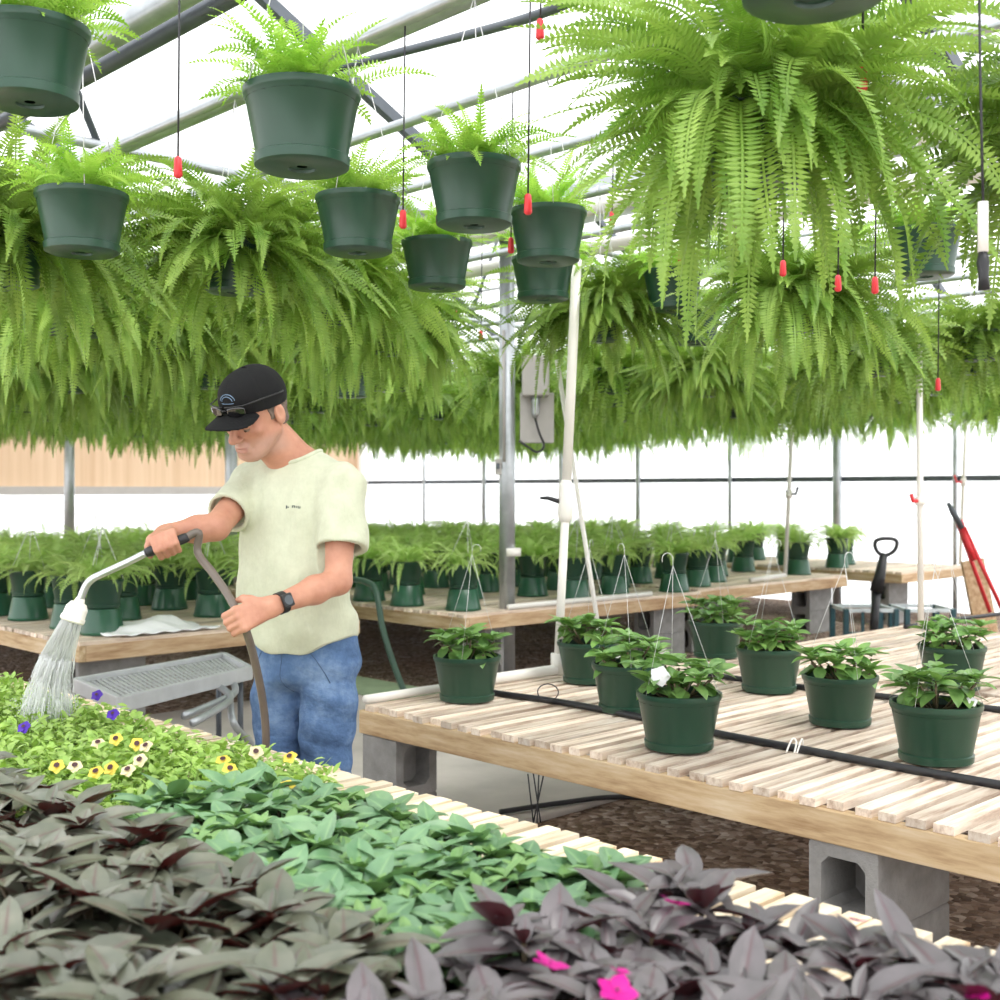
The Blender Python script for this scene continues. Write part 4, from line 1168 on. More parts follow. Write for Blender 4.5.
class Field:
    def __init__(s, lo, hi, h):
        s.lo = np.array(lo, float); s.h = h
        s.n = np.ceil((np.array(hi) - s.lo) / h).astype(int) + 1
        s.D = np.full(s.n, 1.0, dtype=np.float32)
        s.ax = [s.lo[i] + np.arange(s.n[i]) * h for i in range(3)]
    def region(s, lo, hi):
        a = np.clip(np.floor((np.array(lo) - s.lo) / s.h).astype(int), 0, s.n)
        b = np.clip(np.ceil((np.array(hi) - s.lo) / s.h).astype(int) + 1, 0, s.n)
        sl = tuple(slice(a[i], b[i]) for i in range(3))
        X = np.meshgrid(*[s.ax[i][sl[i]] for i in range(3)], indexing='ij')
        return sl, X
    def comb(s, sl, d, k, sub):
        a = s.D[sl]
        if sub:
            hh = np.maximum(k - np.abs(a + d), 0) / k; s.D[sl] = np.maximum(a, -d) + hh * hh * k / 4
        else:
            hh = np.maximum(k - np.abs(a - d), 0) / k; s.D[sl] = np.minimum(a, d) - hh * hh * k / 4
    def cone(s, a, b, r1, r2, k=0.02, sub=False):
        a = np.array(a, float); b = np.array(b, float); m = max(r1, r2) + k + 2.5 * s.h
        sl, X = s.region(np.minimum(a, b) - m, np.maximum(a, b) + m)
        d = b - a; L2 = max(d @ d, 1e-12)
        t = np.clip(((X[0] - a[0]) * d[0] + (X[1] - a[1]) * d[1] + (X[2] - a[2]) * d[2]) / L2, 0, 1)
        dist = np.sqrt((X[0] - a[0] - t * d[0]) ** 2 + (X[1] - a[1] - t * d[1]) ** 2 + (X[2] - a[2] - t * d[2]) ** 2) - (r1 + (r2 - r1) * t)
        s.comb(sl, dist, k, sub)
    def ell(s, c, r, k=0.02, sub=False, R=None):
        c = np.array(c, float); r = np.array(r, float); m = (r.max() if R is not None else r) + k + 2.5 * s.h
        sl, X = s.region(c - m, c + m)
        p = [X[i] - c[i] for i in range(3)]
        if R is not None: p = [R[0][i] * p[0] + R[1][i] * p[1] + R[2][i] * p[2] for i in range(3)]
        k0 = np.sqrt((p[0] / r[0]) ** 2 + (p[1] / r[1]) ** 2 + (p[2] / r[2]) ** 2)
        k1 = np.sqrt((p[0] / r[0] ** 2) ** 2 + (p[1] / r[1] ** 2) ** 2 + (p[2] / r[2] ** 2) ** 2)
        s.comb(sl, k0 * (k0 - 1) / np.maximum(k1, 1e-6), k, sub)
    def whole(s):
        return np.meshgrid(*s.ax, indexing='ij')
    def mesh(s, name, mats, mi_fn=None):
        V, F = surface_nets(s.D, s.lo, s.h)
        mi = mi_fn(V[F].mean(1)) if mi_fn else None
        me = np_mesh(name, V, F, mi)
        for m in mats: me.materials.append(m)
        return me

MC = Vector(((305 - 500) / FPX * 3.68, 3.68, 0.0))
MROT = math.radians(-25)
ML = np.array([math.cos(MROT), math.sin(MROT), 0]); MBk = np.array([-math.sin(MROT), math.cos(MROT), 0])
def loc(p):
    d = np.array([p[0] - MC.x, p[1] - MC.y, 0])
    return np.array([d @ ML, d @ MBk, p[2]])
def lp(px, py, t): return loc(P(px, py, t))
unit = lambda v: v / np.linalg.norm(v)

# head frame
yaw = math.radians(7); pit = math.radians(29)
hl = np.array([math.cos(yaw), -math.sin(yaw), 0.0])
hfw = np.array([-math.sin(yaw) * math.cos(pit), -math.cos(yaw) * math.cos(pit), -math.sin(pit)])
roll_ = math.radians(-4)
hup = np.cross(hl, -hfw)
HS = 0.99
HC = lp(256, 414, 3.55)
hl, hup = hl * math.cos(roll_) + hup * math.sin(roll_), hup * math.cos(roll_) - hl * math.sin(roll_)
HR = np.stack([hl, -hfw, hup], 1)             # columns: left, back, up
def H(x, y, z): return HC + HR @ (np.array([x, y, z]) * HS)
RH = [HR[0], HR[1], HR[2]]

shR = np.array([-0.168, -0.035, 1.392]); shL = np.array([0.168, -0.05, 1.382])
elR = lp(216, 527, 3.50); hR = np.array(lp(167, 545, 3.36)); wrR = lp(190, 531, 3.45)
elL = lp(338, 581, 3.46); hL = np.array(lp(241, 620, 3.26)); wrL = lp(262, 603, 3.31)

M['skin'] = None
def skinmat(name, c, lo, hi):
    n = NT(name); n.set(0.5, 0, 0.4)
    v = n.coord()
    f = n.noise(v, 16, 4)
    cc = n.ramp(f, [(0.3, lo), (0.7, hi)])
    at = n.new('ShaderNodeAttribute'); at.attribute_name = 'stubble'
    ml = n.new('ShaderNodeMath', operation='MULTIPLY'); ml.inputs[1].default_value = 0.5; n.link(at.outputs['Fac'], ml.inputs[0])
    mx = n.new('ShaderNodeMix', data_type='RGBA'); n.link(ml.outputs[0], mx.inputs['Factor']); n.link(cc, mx.inputs['A']); mx.inputs['B'].default_value = srgb(168, 140, 128)
    n.base(mx.outputs['Result'])
    n.b.inputs['Subsurface Weight'].default_value = 0.12
    n.b.inputs['Subsurface Radius'].default_value = (0.012, 0.005, 0.003)
    n.bump(n.noise(v, 180, 3), 0.12, 0.002)
    return n.m
M['skin'] = skinmat('skin', None, srgb(174, 120, 98), srgb(196, 144, 120))
M['lip'] = skinmat('lip', None, srgb(168, 102, 90), srgb(182, 116, 102))
M['stubble'] = skinmat('stubble_skin', None, srgb(176, 136, 120), srgb(206, 166, 148))
M['nail'] = plain('nail', srgb(226, 186, 170), 0.35)

def grip(f, c, a, w, ro, side):
    """a hand closed around a bar at c (axis a towards the thumb); w points to the wrist; returns the wrist end"""
    a = unit(a); t = -unit(w - a * (w @ a)); b = unit(np.cross(a, t)) * side
    pol = lambda th, r, off=0.0: c + (math.cos(th) * b + math.sin(th) * t) * r + a * off
    R = math.radians
    wr = c + b * (ro + 0.020) - t * 0.082 - a * 0.002
    offs = (0.0285, 0.0095, -0.0095, -0.0275); lens = (0.97, 1.05, 1.0, 0.85)
    for o in offs:                             # palm
        f.cone(wr + a * o * 0.45, pol(R(28), ro + 0.017, o), 0.0160, 0.0115, 0.012)
    f.cone(wr + a * 0.012 + t * 0.02, c + b * (ro + 0.013) - t * 0.035 + a * 0.034, 0.017, 0.0165, 0.015)   # ball of the thumb
    for o, l in zip(offs, lens):
        p0 = pol(R(30), ro + 0.019, o); p1 = pol(R(98), ro + 0.022 * l + 0.002, o * 0.98); p2 = pol(R(172), ro + 0.0125, o * 0.93); p3 = pol(R(232), ro + 0.009, o * 0.9)
        f.cone(p0, p1, 0.0108 * l, 0.0098 * l, 0.004)
        f.cone(p1, p2, 0.0098 * l, 0.0088 * l, 0.003)
        f.cone(p2, p3, 0.0088 * l, 0.0074 * l, 0.003)
    q0 = c + b * (ro + 0.013) - t * 0.035 + a * 0.036
    q1 = pol(R(-62), ro + 0.017, 0.050); q2 = pol(R(-118), ro + 0.011, 0.054)
    f.cone(q0, q1, 0.0145, 0.0115, 0.010); f.cone(q1, q2, 0.0112, 0.0088, 0.004)
    return wr, pol

# ---- one continuous body
f = Field((-0.34, -0.58, 0.02), (0.34, 0.24, 1.80), 0.0042)
# trunk and legs, inside the clothes
f.ell((-0.005, -0.03, 1.26), (0.165, 0.10, 0.20), 0.05); f.ell((0, -0.03, 1.05), (0.150, 0.105, 0.19), 0.05); f.ell((0, 0.0, 0.90), (0.15, 0.10, 0.13), 0.05)
f.cone((-0.03, -0.02, 1.43), shR, 0.05, 0.05, 0.05); f.cone((0.03, -0.02, 1.43), shL, 0.05, 0.05, 0.05)
for sx in (-1, 1):
    f.cone((sx * 0.08, 0.0, 0.84), (sx * 0.085, -0.01, 0.47), 0.078, 0.052, 0.02)
    f.cone((sx * 0.085, -0.01, 0.47), (sx * 0.092, 0.03, 0.09), 0.052, 0.036, 0.02)
    f.cone((sx * 0.092, 0.03, 0.075), (sx * 0.10, -0.13, 0.05), 0.035, 0.028, 0.02)
# hands, then the arms that carry them
wandA = np.array(lp(150, 553, 3.35)) - np.array(lp(184, 540, 3.37))
w1, polR = grip(f, hR, wandA, elR - hR, 0.0145, 1)
hoseA = np.array(lp(233, 604, 3.28)) - np.array(lp(250, 640, 3.27))
w2, polL = grip(f, hL, hoseA, elL - hL, 0.0125, 1)
for s_, e_, w_ in ((shR, elR, w1), (shL, elL, w2)):
    f.cone(s_, e_, 0.050, 0.038, 0.03)
    m_ = e_ + (w_ - e_) * 0.36
    f.cone(e_, m_, 0.0375, 0.039, 0.02); f.cone(m_, w_, 0.039, 0.0245, 0.018)
wrL = w2
# neck and head
f.cone((0.0, -0.02, 1.44), H(0, 0.022, -0.06), 0.060, 0.056, 0.03)
f.cone((-0.02, -0.035, 1.44), H(0, -0.02, -0.085), 0.045, 0.035, 0.03)
f.ell(H(0, 0.015, 0.036), np.array((0.075, 0.097, 0.090)) * HS, 0.02, R=HR)
f.ell(H(0, -0.036, -0.030), np.array((0.060, 0.064, 0.080)) * HS, 0.025, R=HR)
f.ell(H(0, -0.048, -0.083), np.array((0.044, 0.046, 0.032)) * HS, 0.02, R=HR)
f.ell(H(0, -0.083, -0.101), np.array((0.019, 0.016, 0.016)) * HS, 0.014, R=HR)
for sx in (-1, 1):
    f.cone(H(sx * 0.057, 0.004, -0.045), H(sx * 0.024, -0.074, -0.097), 0.019, 0.017, 0.02)
    f.ell(H(sx * 0.044, -0.066, -0.018), np.array((0.021, 0.019, 0.016)) * HS, 0.014, R=HR)
    f.ell(H(sx * 0.0325, -0.108, 0.004), np.array((0.019, 0.018, 0.013)) * HS, 0.012, True, R=HR)
    f.ell(H(sx * 0.0315, -0.0845, 0.003), np.array((0.0145, 0.0135, 0.0125)) * HS, 0.003, R=HR)      # lids over the eye
    f.cone(H(sx * 0.018, -0.097, 0.021), H(sx * 0.046, -0.082, 0.022), 0.0105, 0.010, 0.012)
    f.ell(H(sx * 0.0125, -0.108, -0.034), np.array((0.0085, 0.011, 0.008)) * HS, 0.006, R=HR)
    f.ell(H(sx * 0.079, 0.016, -0.004), np.array((0.010, 0.021, 0.033)) * HS, 0.007, R=HR)
    f.ell(H(sx * 0.090, 0.010, 0.002), np.array((0.007, 0.011, 0.018)) * HS, 0.005, True, R=HR)
    f.cone(H(sx * 0.019, -0.100, -0.040), H(sx * 0.031, -0.086, -0.070), 0.004, 0.003, 0.008, True)   # fold beside the mouth
f.cone(H(0, -0.096, 0.016), H(0, -0.124, -0.028), 0.0085, 0.0125, 0.012)
f.ell(H(0, -0.092, -0.066), np.array((0.026, 0.018, 0.018)) * HS, 0.014, R=HR)
f.cone(H(-0.021, -0.098, -0.062), H(0, -0.1065, -0.0605), 0.004, 0.0058, 0.005); f.cone(H(0.021, -0.098, -0.062), H(0, -0.1065, -0.0605), 0.004, 0.0058, 0.005)
f.cone(H(-0.017, -0.098, -0.0735), H(0.017, -0.098, -0.0735), 0.0062, 0.0062, 0.005)
f.cone(H(-0.023, -0.108, -0.0672), H(0.023, -0.108, -0.0672), 0.0036, 0.0036, 0.004, True)
def face_mi(c):
    q = (c - HC) @ HR / HS
    x, y, z = q[:, 0], q[:, 1], q[:, 2]
    mi = np.zeros(len(c), int)
    jaw = (z < -0.045 - 0.0 * x) & (z > -0.125) & (y < 0.02) & (y > -0.14) & (np.abs(x) < 0.08)
    lip = (np.abs(x) < 0.0235) & (y < -0.093) & (z > -0.0805 + 0.25 * np.abs(x)) & (z < -0.0555 - 0.25 * np.abs(x))
    mi[lip] = 1
    return mi
root = empty('person', MC, MROT)
tag(root, 'person in a black cap, pale green T-shirt and jeans watering the pansies with a wand', 'person')
body_me = f.mesh('person_body', [M['skin'], M['lip']], face_mi)
co = np.zeros(len(body_me.vertices) * 3, dtype=np.float32); body_me.vertices.foreach_get('co', co)
q = (co.reshape(-1, 3) - HC) @ HR / HS
sst = lambda a, b, x: np.clip((x - a) / (b - a), 0, 1)
stb = sst(-0.035, -0.06, q[:, 2] + 0.12 * (q[:, 1] + 0.06)) * sst(-0.13, -0.105, q[:, 2]) * sst(0.035, 0.0, q[:, 1]) * (np.abs(q[:, 0]) < 0.1) * (q[:, 1] > -0.2)
at_ = body_me.attributes.new('stubble', 'FLOAT', 'POINT'); at_.data.foreach_set('value', stb.astype(np.float32))
body = mesh_obj('body', body_me, None, root)
del f
# eyes look down below the lids
M['eye'] = plain('shaded_eye_white', srgb(122, 102, 92), 0.4); M['iris'] = plain('iris', srgb(62, 48, 40), 0.2)  # shade under the cap brim painted into the colour of the eye whites
for sx in (-1, 1):
    mb = MB(); c = H(sx * 0.0315, -0.0838, -0.003)
    mb.lathe([(0.0001, -0.0125)] + [(0.0125 * math.sin(a), -0.0125 * math.cos(a)) for a in np.linspace(0.3, PI - 0.3, 8)] + [(0.0001, 0.0125)], 14, c)
    e = mb.build('eye', M['eye'], root, smooth=True, local=True)
    mb = MB(); c2 = H(sx * 0.0315, -0.0932, -0.0092)
    mb.lathe([(0.0001, -0.004), (0.0035, -0.0025), (0.0048, 0.0), (0.0035, 0.0025), (0.0001, 0.004)], 12, c2)
    mb.build('iris', M['iris'], e, smooth=True, local=True)
# short greying hair below the cap
f = Field(HC - 0.15, HC + 0.15, 0.0035)
f.ell(H(0, 0.019, 0.022), np.array((0.0785, 0.099, 0.088)) * HS, 0.005, R=HR)
f.ell(H(0, 0.05, -0.045), np.array((0.055, 0.06, 0.045)) * HS, 0.02, R=HR)
X = f.whole(); q = [(X[0] - HC[0]), (X[1] - HC[1]), (X[2] - HC[2])]
hx = (q[0] * HR[0, 0] + q[1] * HR[1, 0] + q[2] * HR[2, 0]) / HS; hy = (q[0] * HR[0, 1] + q[1] * HR[1, 1] + q[2] * HR[2, 1]) / HS; hz = (q[0] * HR[0, 2] + q[1] * HR[1, 2] + q[2] * HR[2, 2]) / HS
cut = np.maximum(np.maximum(-0.012 - hy - 0.35 * np.maximum(0, hz), hz - 0.055), -0.055 - hz + 0.0 * hy)
cut = np.maximum(cut, np.minimum(0.02 - hy, -0.012 - hz) * 1.0)
f.D = np.maximum(f.D, cut * HS) + 0.0006 * np.sin(hz * 900 + 60 * hy)
M['hair'] = plain('short_grey_hair', srgb(112, 98, 90), 0.8, 0, 0.2, 0.4, 90, 0.4, 200)
mesh_obj('hair', f.mesh('hair', [M['hair']]), None, root)
# eyebrows
for sx in (-1, 1):
    MB().tube([H(sx * 0.014, -0.108, 0.019), H(sx * 0.032, -0.104, 0.024), H(sx * 0.049, -0.086, 0.020)], [0.003, 0.004, 0.0018], 8).build('eyebrow', M['hair'], root, smooth=True, local=True)

# ---- cap
M['cap'] = plain('black_cap_cloth', srgb(13, 13, 15), 0.8, 0, 0.3, 0.15, 40, 0.25, 260)
f = Field(HC - 0.22, HC + 0.22, 0.0035)
f.ell(H(0, 0.014, 0.048), np.array((0.0865, 0.110, 0.098)) * HS, 0.01, R=HR)
f.ell(H(0, -0.035, 0.075), np.array((0.064, 0.065, 0.064)) * HS, 0.03, R=HR)
X = f.whole(); q = [(X[0] - HC[0]), (X[1] - HC[1]), (X[2] - HC[2])]
hx = (q[0] * HR[0, 0] + q[1] * HR[1, 0] + q[2] * HR[2, 0]) / HS; hy = (q[0] * HR[0, 1] + q[1] * HR[1, 1] + q[2] * HR[2, 1]) / HS; hz = (q[0] * HR[0, 2] + q[1] * HR[1, 2] + q[2] * HR[2, 2]) / HS
inner = np.sqrt((hx / 0.081) ** 2 + ((hy - 0.014) / 0.104) ** 2 + ((hz - 0.045) / 0.093) ** 2) - 1
f.D = np.maximum(f.D, (0.026 - 0.16 * hy - hz) * HS)
f.D = np.maximum(f.D, -np.maximum(inner * 0.085, hz - 0.055 + 0.16 * hy))
an = np.arctan2(hx, -(hy - 0.014)); seam = np.abs(((an / (PI / 3) + 0.5) % 1.0) - 0.5)
f.D += np.where((hz > 0.04) & (seam < 0.02), 0.0009, 0).astype(np.float32)
crown = f.D.copy()
er = np.sqrt((hx / 0.080) ** 2 + ((hy + 0.088) / 0.098) ** 2) - 1
surf = 0.050 + 0.13 * (hy + 0.085) - 4.4 * hx ** 2
brim = np.maximum(np.maximum(er * 0.08, np.abs(hz - surf) * 0.9 - 0.0026), hy + 0.062) * HS
f.D = np.minimum(crown, 1.0)
capo = mesh_obj('cap', f.mesh('cap', [M['cap']]), None, root)
f.D = brim.astype(np.float32)
mesh_obj('brim', f.mesh('brim', [M['cap']]), None, capo)
mb = MB(); mb.lathe([(0.0001, -0.003), (0.008, -0.002), (0.008, 0.002), (0.0001, 0.005)], 12, H(0, 0.012, 0.146)); mb.build('button', M['cap'], capo, smooth=True, local=True)
def on_crown(x, z, d=0.001):
    """front of the crown at head x, z"""
    for y in np.arange(-0.14, 0.0, 0.001):
        a = ((x / 0.0865) ** 2 + ((y - 0.014) / 0.110) ** 2 + ((z - 0.048) / 0.098) ** 2)
        b = ((x / 0.064) ** 2 + ((y + 0.035) / 0.065) ** 2 + ((z - 0.075) / 0.064) ** 2)
        if a < 1 or b < 1.0: return H(x, y - d - 0.004, z)
    return H(x, 0, z)
M['stitch'] = plain('pale_blue_stitching', srgb(108, 132, 158), 0.6)
mb = MB()
for rr_ in (0.026, 0.019):
    pts = [on_crown(0.004 + rr_ * math.cos(a), 0.086 + rr_ * 0.85 * math.sin(a)) for a in np.linspace(0.15, PI - 0.15, 12)]
    mb.tube(pts, 0.0013, 6)
mb.tube([on_crown(x, 0.086 - 0.004) for x in np.linspace(-0.016, 0.026, 6)], 0.0011, 6)
mb.build('embroidered_arch', M['stitch'], capo, smooth=True, local=True)

# ---- T-shirt
def clothmat(name, lo, hi, fine=420, bs=0.15):
    n = NT(name); n.set(0.85, 0, 0.2)
    v = n.coord(); n.base(n.ramp(n.noise(v, 26, 5, 0.7), [(0.3, lo), (0.7, hi)]))
    n.b.inputs['Sheen Weight'].default_value = 0.15
    v2 = n.coord('Object', (13, 13, 5), (0.3, -0.25, 0)); n.bump(n.noise(v2, 1.0, 4, 0.55), 0.55, 0.022)
    return n.m
M['shirt'] = clothmat('pale_green_jersey', srgb(184, 187, 164), srgb(197, 200, 177))
f = Field((-0.32, -0.45, 0.80), (0.36, 0.26, 1.56), 0.0045)
f.ell((-0.008, -0.03, 1.27), (0.190, 0.125, 0.20), 0.05); f.ell((-0.012, -0.045, 1.06), (0.188, 0.135, 0.22), 0.06); f.ell((0.0, -0.01, 0.92), (0.188, 0.130, 0.16), 0.06)
f.cone((-0.04, -0.02, 1.425), shR, 0.062, 0.064, 0.06); f.cone((0.04, -0.02, 1.425), shL, 0.062, 0.060, 0.06)
sR0, sR1 = shR, shR + (elR - shR) * 0.72
sL0, sL1 = shL, shL + (elL - shL) * 0.66
f.cone(sR0, shR + (elR - shR) * 0.95, 0.065, 0.066, 0.03); f.cone(sL0, shL + (elL - shL) * 0.9, 0.062, 0.072, 0.03)
f.cone(shL + (elL - shL) * 0.3, shL + (elL - shL) * 0.62 + np.array([0.012, 0.01, 0]), 0.064, 0.070, 0.03)
X = f.whole()
# folds
w_ = 0.0030 * np.sin(34 * X[0] + 9 * X[2] + 5 * X[1]) * np.clip((1.35 - X[2]) * 4, 0, 1) + 0.0026 * np.sin(-18 * X[0] + 46 * X[2]) * np.clip((1.12 - X[2]) * 6, 0, 1)
w_ += 0.0022 * np.sin(60 * X[0] - 38 * X[2] + 20 * X[1]) * np.clip((np.abs(X[0]) - 0.09) * 12, 0, 1)
w_ += 0.004 * np.sin(25 * X[2] + 30 * X[0] + 2) * np.clip((1.0 - X[2]) * 9, 0, 1)
f.D += (1.5 * w_).astype(np.float32)
# sleeve ends: cut square to the arm, only near the arm
for s0_, e_, tt_, rr_, inn in ((shR, elR, 0.70, 0.12, 0.054), (shL, elL, 0.66, 0.125, 0.061)):
    d_ = unit(e_ - s0_); L_ = np.linalg.norm(e_ - s0_)
    al = (X[0] - s0_[0]) * d_[0] + (X[1] - s0_[1]) * d_[1] + (X[2] - s0_[2]) * d_[2]
    pd = np.sqrt(np.maximum((X[0] - s0_[0]) ** 2 + (X[1] - s0_[1]) ** 2 + (X[2] - s0_[2]) ** 2 - al ** 2, 0))
    slab = np.maximum(tt_ * L_ - al, pd - rr_)           # negative: beyond the hem of the sleeve
    # keep the trunk itself
    trunk = np.minimum(np.sqrt((X[0] / 0.19) ** 2 + ((X[1] + 0.03) / 0.135) ** 2) - 1, 5) * 0.13
    slab = np.maximum(slab, -trunk + 0.004)
    f.D = np.maximum(f.D, -slab)
    hol = np.maximum(np.maximum(tt_ * L_ - 0.03 - al, al - tt_ * L_ - 0.02), pd - inn)
    hol = np.maximum(hol, -trunk + 0.006)
    f.D = np.maximum(f.D, -hol)
# hem: dips in front, rides up at the sides
hem = 0.882 + 2.5 * (X[0] - 0.03) ** 2 + 0.004 * np.sin(X[0] * 60)
f.D = np.maximum(f.D, hem - X[2])
# neck opening
D0 = f.D.copy(); NC = np.array((-0.012, -0.045, 1.487)); NR = np.array((0.078, 0.080, 0.05))
f.ell(NC, NR, 0.006, True)
shirt_me = f.mesh('t_shirt', [M['shirt']])
shirt = mesh_obj('t_shirt', shirt_me, None, root)
from mathutils.bvhtree import BVHTree
bv = BVHTree.FromPolygons([tuple(v.co) for v in shirt_me.vertices], [tuple(p.vertices) for p in shirt_me.polygons])
ring = []
for a in np.linspace(0, 2 * PI, 49):
    best = None
    for rho in np.arange(0.050, 0.100, 0.002):
        h_ = bv.ray_cast(Vector((NC[0] + rho * math.cos(a), NC[1] + rho * math.sin(a), 1.7)), Vector((0, 0, -1)))[0]
        if h_ and (best is None or h_.z > best.z + 1e-5): best = h_
    ring.append(np.array(best))
ring = np.array(ring); ring = (np.roll(ring[:-1], 1, 0) + 2 * ring[:-1] + np.roll(ring[:-1], -1, 0)) / 4
MB().tube([Vector(p) + Vector((0, 0, 0.001)) for p in np.concatenate([ring, ring[:1]])], 0.0075, 8, caps=False).build('collar', M['shirt'], shirt, smooth=True, local=True)
# small dark print on the chest
from mathutils.bvhtree import BVHTree
bv = BVHTree.FromPolygons([tuple(v.co) for v in shirt_me.vertices], [tuple(p.vertices) for p in shirt_me.polygons])
camL = Vector(loc((0, 0, CAM_H)))
M['print'] = plain('dark_print', srgb(70, 78, 80), 0.7)
mb = MB()
def chest(px, py):
    d = Vector(loc(P(px, py, 3.0))) - camL; d.normalize()
    h_ = bv.ray_cast(camL, d)
    return h_[0], h_[1]
glyphs = [(286.6, 507.0, 1.2, 3.2), (288.2, 507.2, 1.1, 1.1), (292.5, 506.6, 0.8, 2.4), (294.4, 506.6, 0.8, 2.4), (296.3, 506.9, 0.8, 2.0), (298.2, 507.0, 0.8, 2.2), (300.0, 507.3, 0.8, 2.0), (293.4, 505.8, 2.2, 0.6), (298.9, 508.2, 1.6, 0.5)]
for gx, gy, gw, gh in glyphs:
    h_, n_ = chest(gx, gy)
    if h_ is None: continue
    sx_ = n_.cross(Vector((0, 0, 1))).normalized(); up_ = sx_.cross(n_).normalized() * -1
    mb.box(h_ + n_ * 0.0006, sx_ * gw * 0.0015, up_ * gh * 0.0015, n_ * 0.0006)
mb.build('chest_print', M['print'], shirt, local=True)

# ---- jeans and shoes
def denim():
    n = NT('blue_denim'); n.set(0.85, 0, 0.2)
    v = n.coord()
    a = n.ramp(n.noise(v, 7, 5, 0.7), [(0.3, srgb(62, 84, 118)), (0.5, srgb(84, 110, 148)), (0.72, srgb(122, 146, 178))])
    n.base(a)
    v2 = n.coord('Object', (11, 11, 15), (0.6, 0.5, 0.3)); c1 = n.noise(v2, 1.0, 4, 0.5)
    n.bump(c1, 0.75, 0.03)
    return n.m
M['denim'] = denim()
f = Field((-0.26, -0.2, 0.03), (0.26, 0.22, 1.06), 0.0045)
f.ell((0, 0.0, 0.93), (0.172, 0.115, 0.13), 0.04); f.ell((0, 0.01, 0.84), (0.176, 0.125, 0.10), 0.04)
for sx in (-1, 1):
    f.cone((sx * 0.084, 0.0, 0.83), (sx * 0.088, -0.015, 0.48), 0.094, 0.074, 0.014)
    f.cone((sx * 0.088, -0.015, 0.48), (sx * 0.094, 0.03, 0.07), 0.074, 0.066, 0.02)
X = f.whole()
f.D = np.maximum(f.D, X[2] - 1.0); f.D = np.maximum(f.D, 0.05 - X[2])
w_ = 0.0045 * np.sin(52 * X[2] + 26 * np.abs(X[0])) * np.clip(1 - np.abs(X[2] - 0.76) * 9, 0, 1) + 0.0032 * np.sin(30 * X[2] - 22 * X[0] + 14 * X[1])
w_ += 0.003 * np.sin(75 * X[2] + 40 * X[0] + 1) * np.clip(1 - np.abs(X[2] - 0.52) * 5, 0, 1)
f.D += (1.4 * w_).astype(np.float32)
jeans_me = f.mesh('jeans', [M['denim']])
jeans = mesh_obj('jeans', jeans_me, None, root)
bj = BVHTree.FromPolygons([tuple(v.co) for v in jeans_me.vertices], [tuple(p.vertices) for p in jeans_me.polygons])
M['seam'] = plain('dark_denim_seam', srgb(64, 86, 120), 0.8)
def jean_line(name, pts, r=0.0014):
    out = []
    for x, z in pts:
        h_ = bj.ray_cast(Vector((x, -0.6, z)), Vector((0, 1, 0)))
        if h_[0]: out.append(h_[0] + h_[1] * 0.0004)
    if len(out) > 1: MB().tube(out, r, 6).build(name, M['seam'], jeans, smooth=True, local=True)
jean_line('fly_seam', [(-0.005 + 0.004 * math.sin(k), 0.90 - 0.02 * k) for k in range(8)])
jean_line('pocket_seam', [(0.070 + 0.011 * k, 0.90 - 0.0022 * k * k - 0.004 * k) for k in range(7)])
jean_line('pocket_seam', [(-0.070 - 0.011 * k, 0.90 - 0.0022 * k * k - 0.004 * k) for k in range(7)])
M['shoe'] = plain('worn_brown_shoe', srgb(96, 80, 66), 0.7)
for sx in (-1, 1):
    f = Field((sx * 0.1 - 0.09, -0.25, -0.01), (sx * 0.1 + 0.09, 0.14, 0.16), 0.006)
    f.ell((sx * 0.102, -0.10, 0.045), (0.048, 0.105, 0.045), 0.02); f.ell((sx * 0.094, 0.03, 0.06), (0.042, 0.075, 0.062), 0.03)
    X = f.whole(); f.D = np.maximum(f.D, 0.032 - X[2])
    sh = mesh_obj('shoe', f.mesh('shoe', [M['shoe']]), None, root)

# ---- wristwatch
ax_ = unit(wrL - elL); wc = wrL + ax_ * -0.034
M['watch'] = plain('black_watch_strap', srgb(30, 30, 32), 0.45)
zx = unit(np.cross(ax_, np.array([0, 0, 1.0]))); zy = np.cross(ax_, zx)
mb = MB()
nw = 28
for k in range(nw):
    a = 2 * PI * k / nw
    rad = math.cos(a) * zx + math.sin(a) * zy
    for (r_, o_) in ((0.0275, -0.011), (0.0310, -0.011), (0.0310, 0.011), (0.0275, 0.011)):
        mb.v.append(Vector(wc + rad * r_ + ax_ * o_))
for k in range(nw):
    for j in range(4):
        mb.f.append((k * 4 + j, k * 4 + (j + 1) % 4, ((k + 1) % nw) * 4 + (j + 1) % 4, ((k + 1) % nw) * 4 + j))
watch = mb.build('wristwatch', M['watch'], root, smooth=False, local=True)
out_ = unit(np.array(camL) - wc); out_ = unit(out_ - ax_ * (out_ @ ax_)); out_ = unit(out_ + 0.0 * zx)
sd_ = np.cross(out_, ax_)
mb = MB(); mb.box(Vector(wc + out_ * 0.0335), Vector(ax_) * 0.017, Vector(sd_) * 0.019, Vector(out_) * 0.006); mb.build('watch_case', M['watch'], watch, bevel=0.004, local=True)
mb = MB()
mb.tube([Vector(wc + out_ * 0.0385), Vector(wc + out_ * 0.0405)], 0.0135, 20); mb.build('watch_dial', plain('grey_dial', srgb(84, 90, 96), 0.25), watch, local=True)

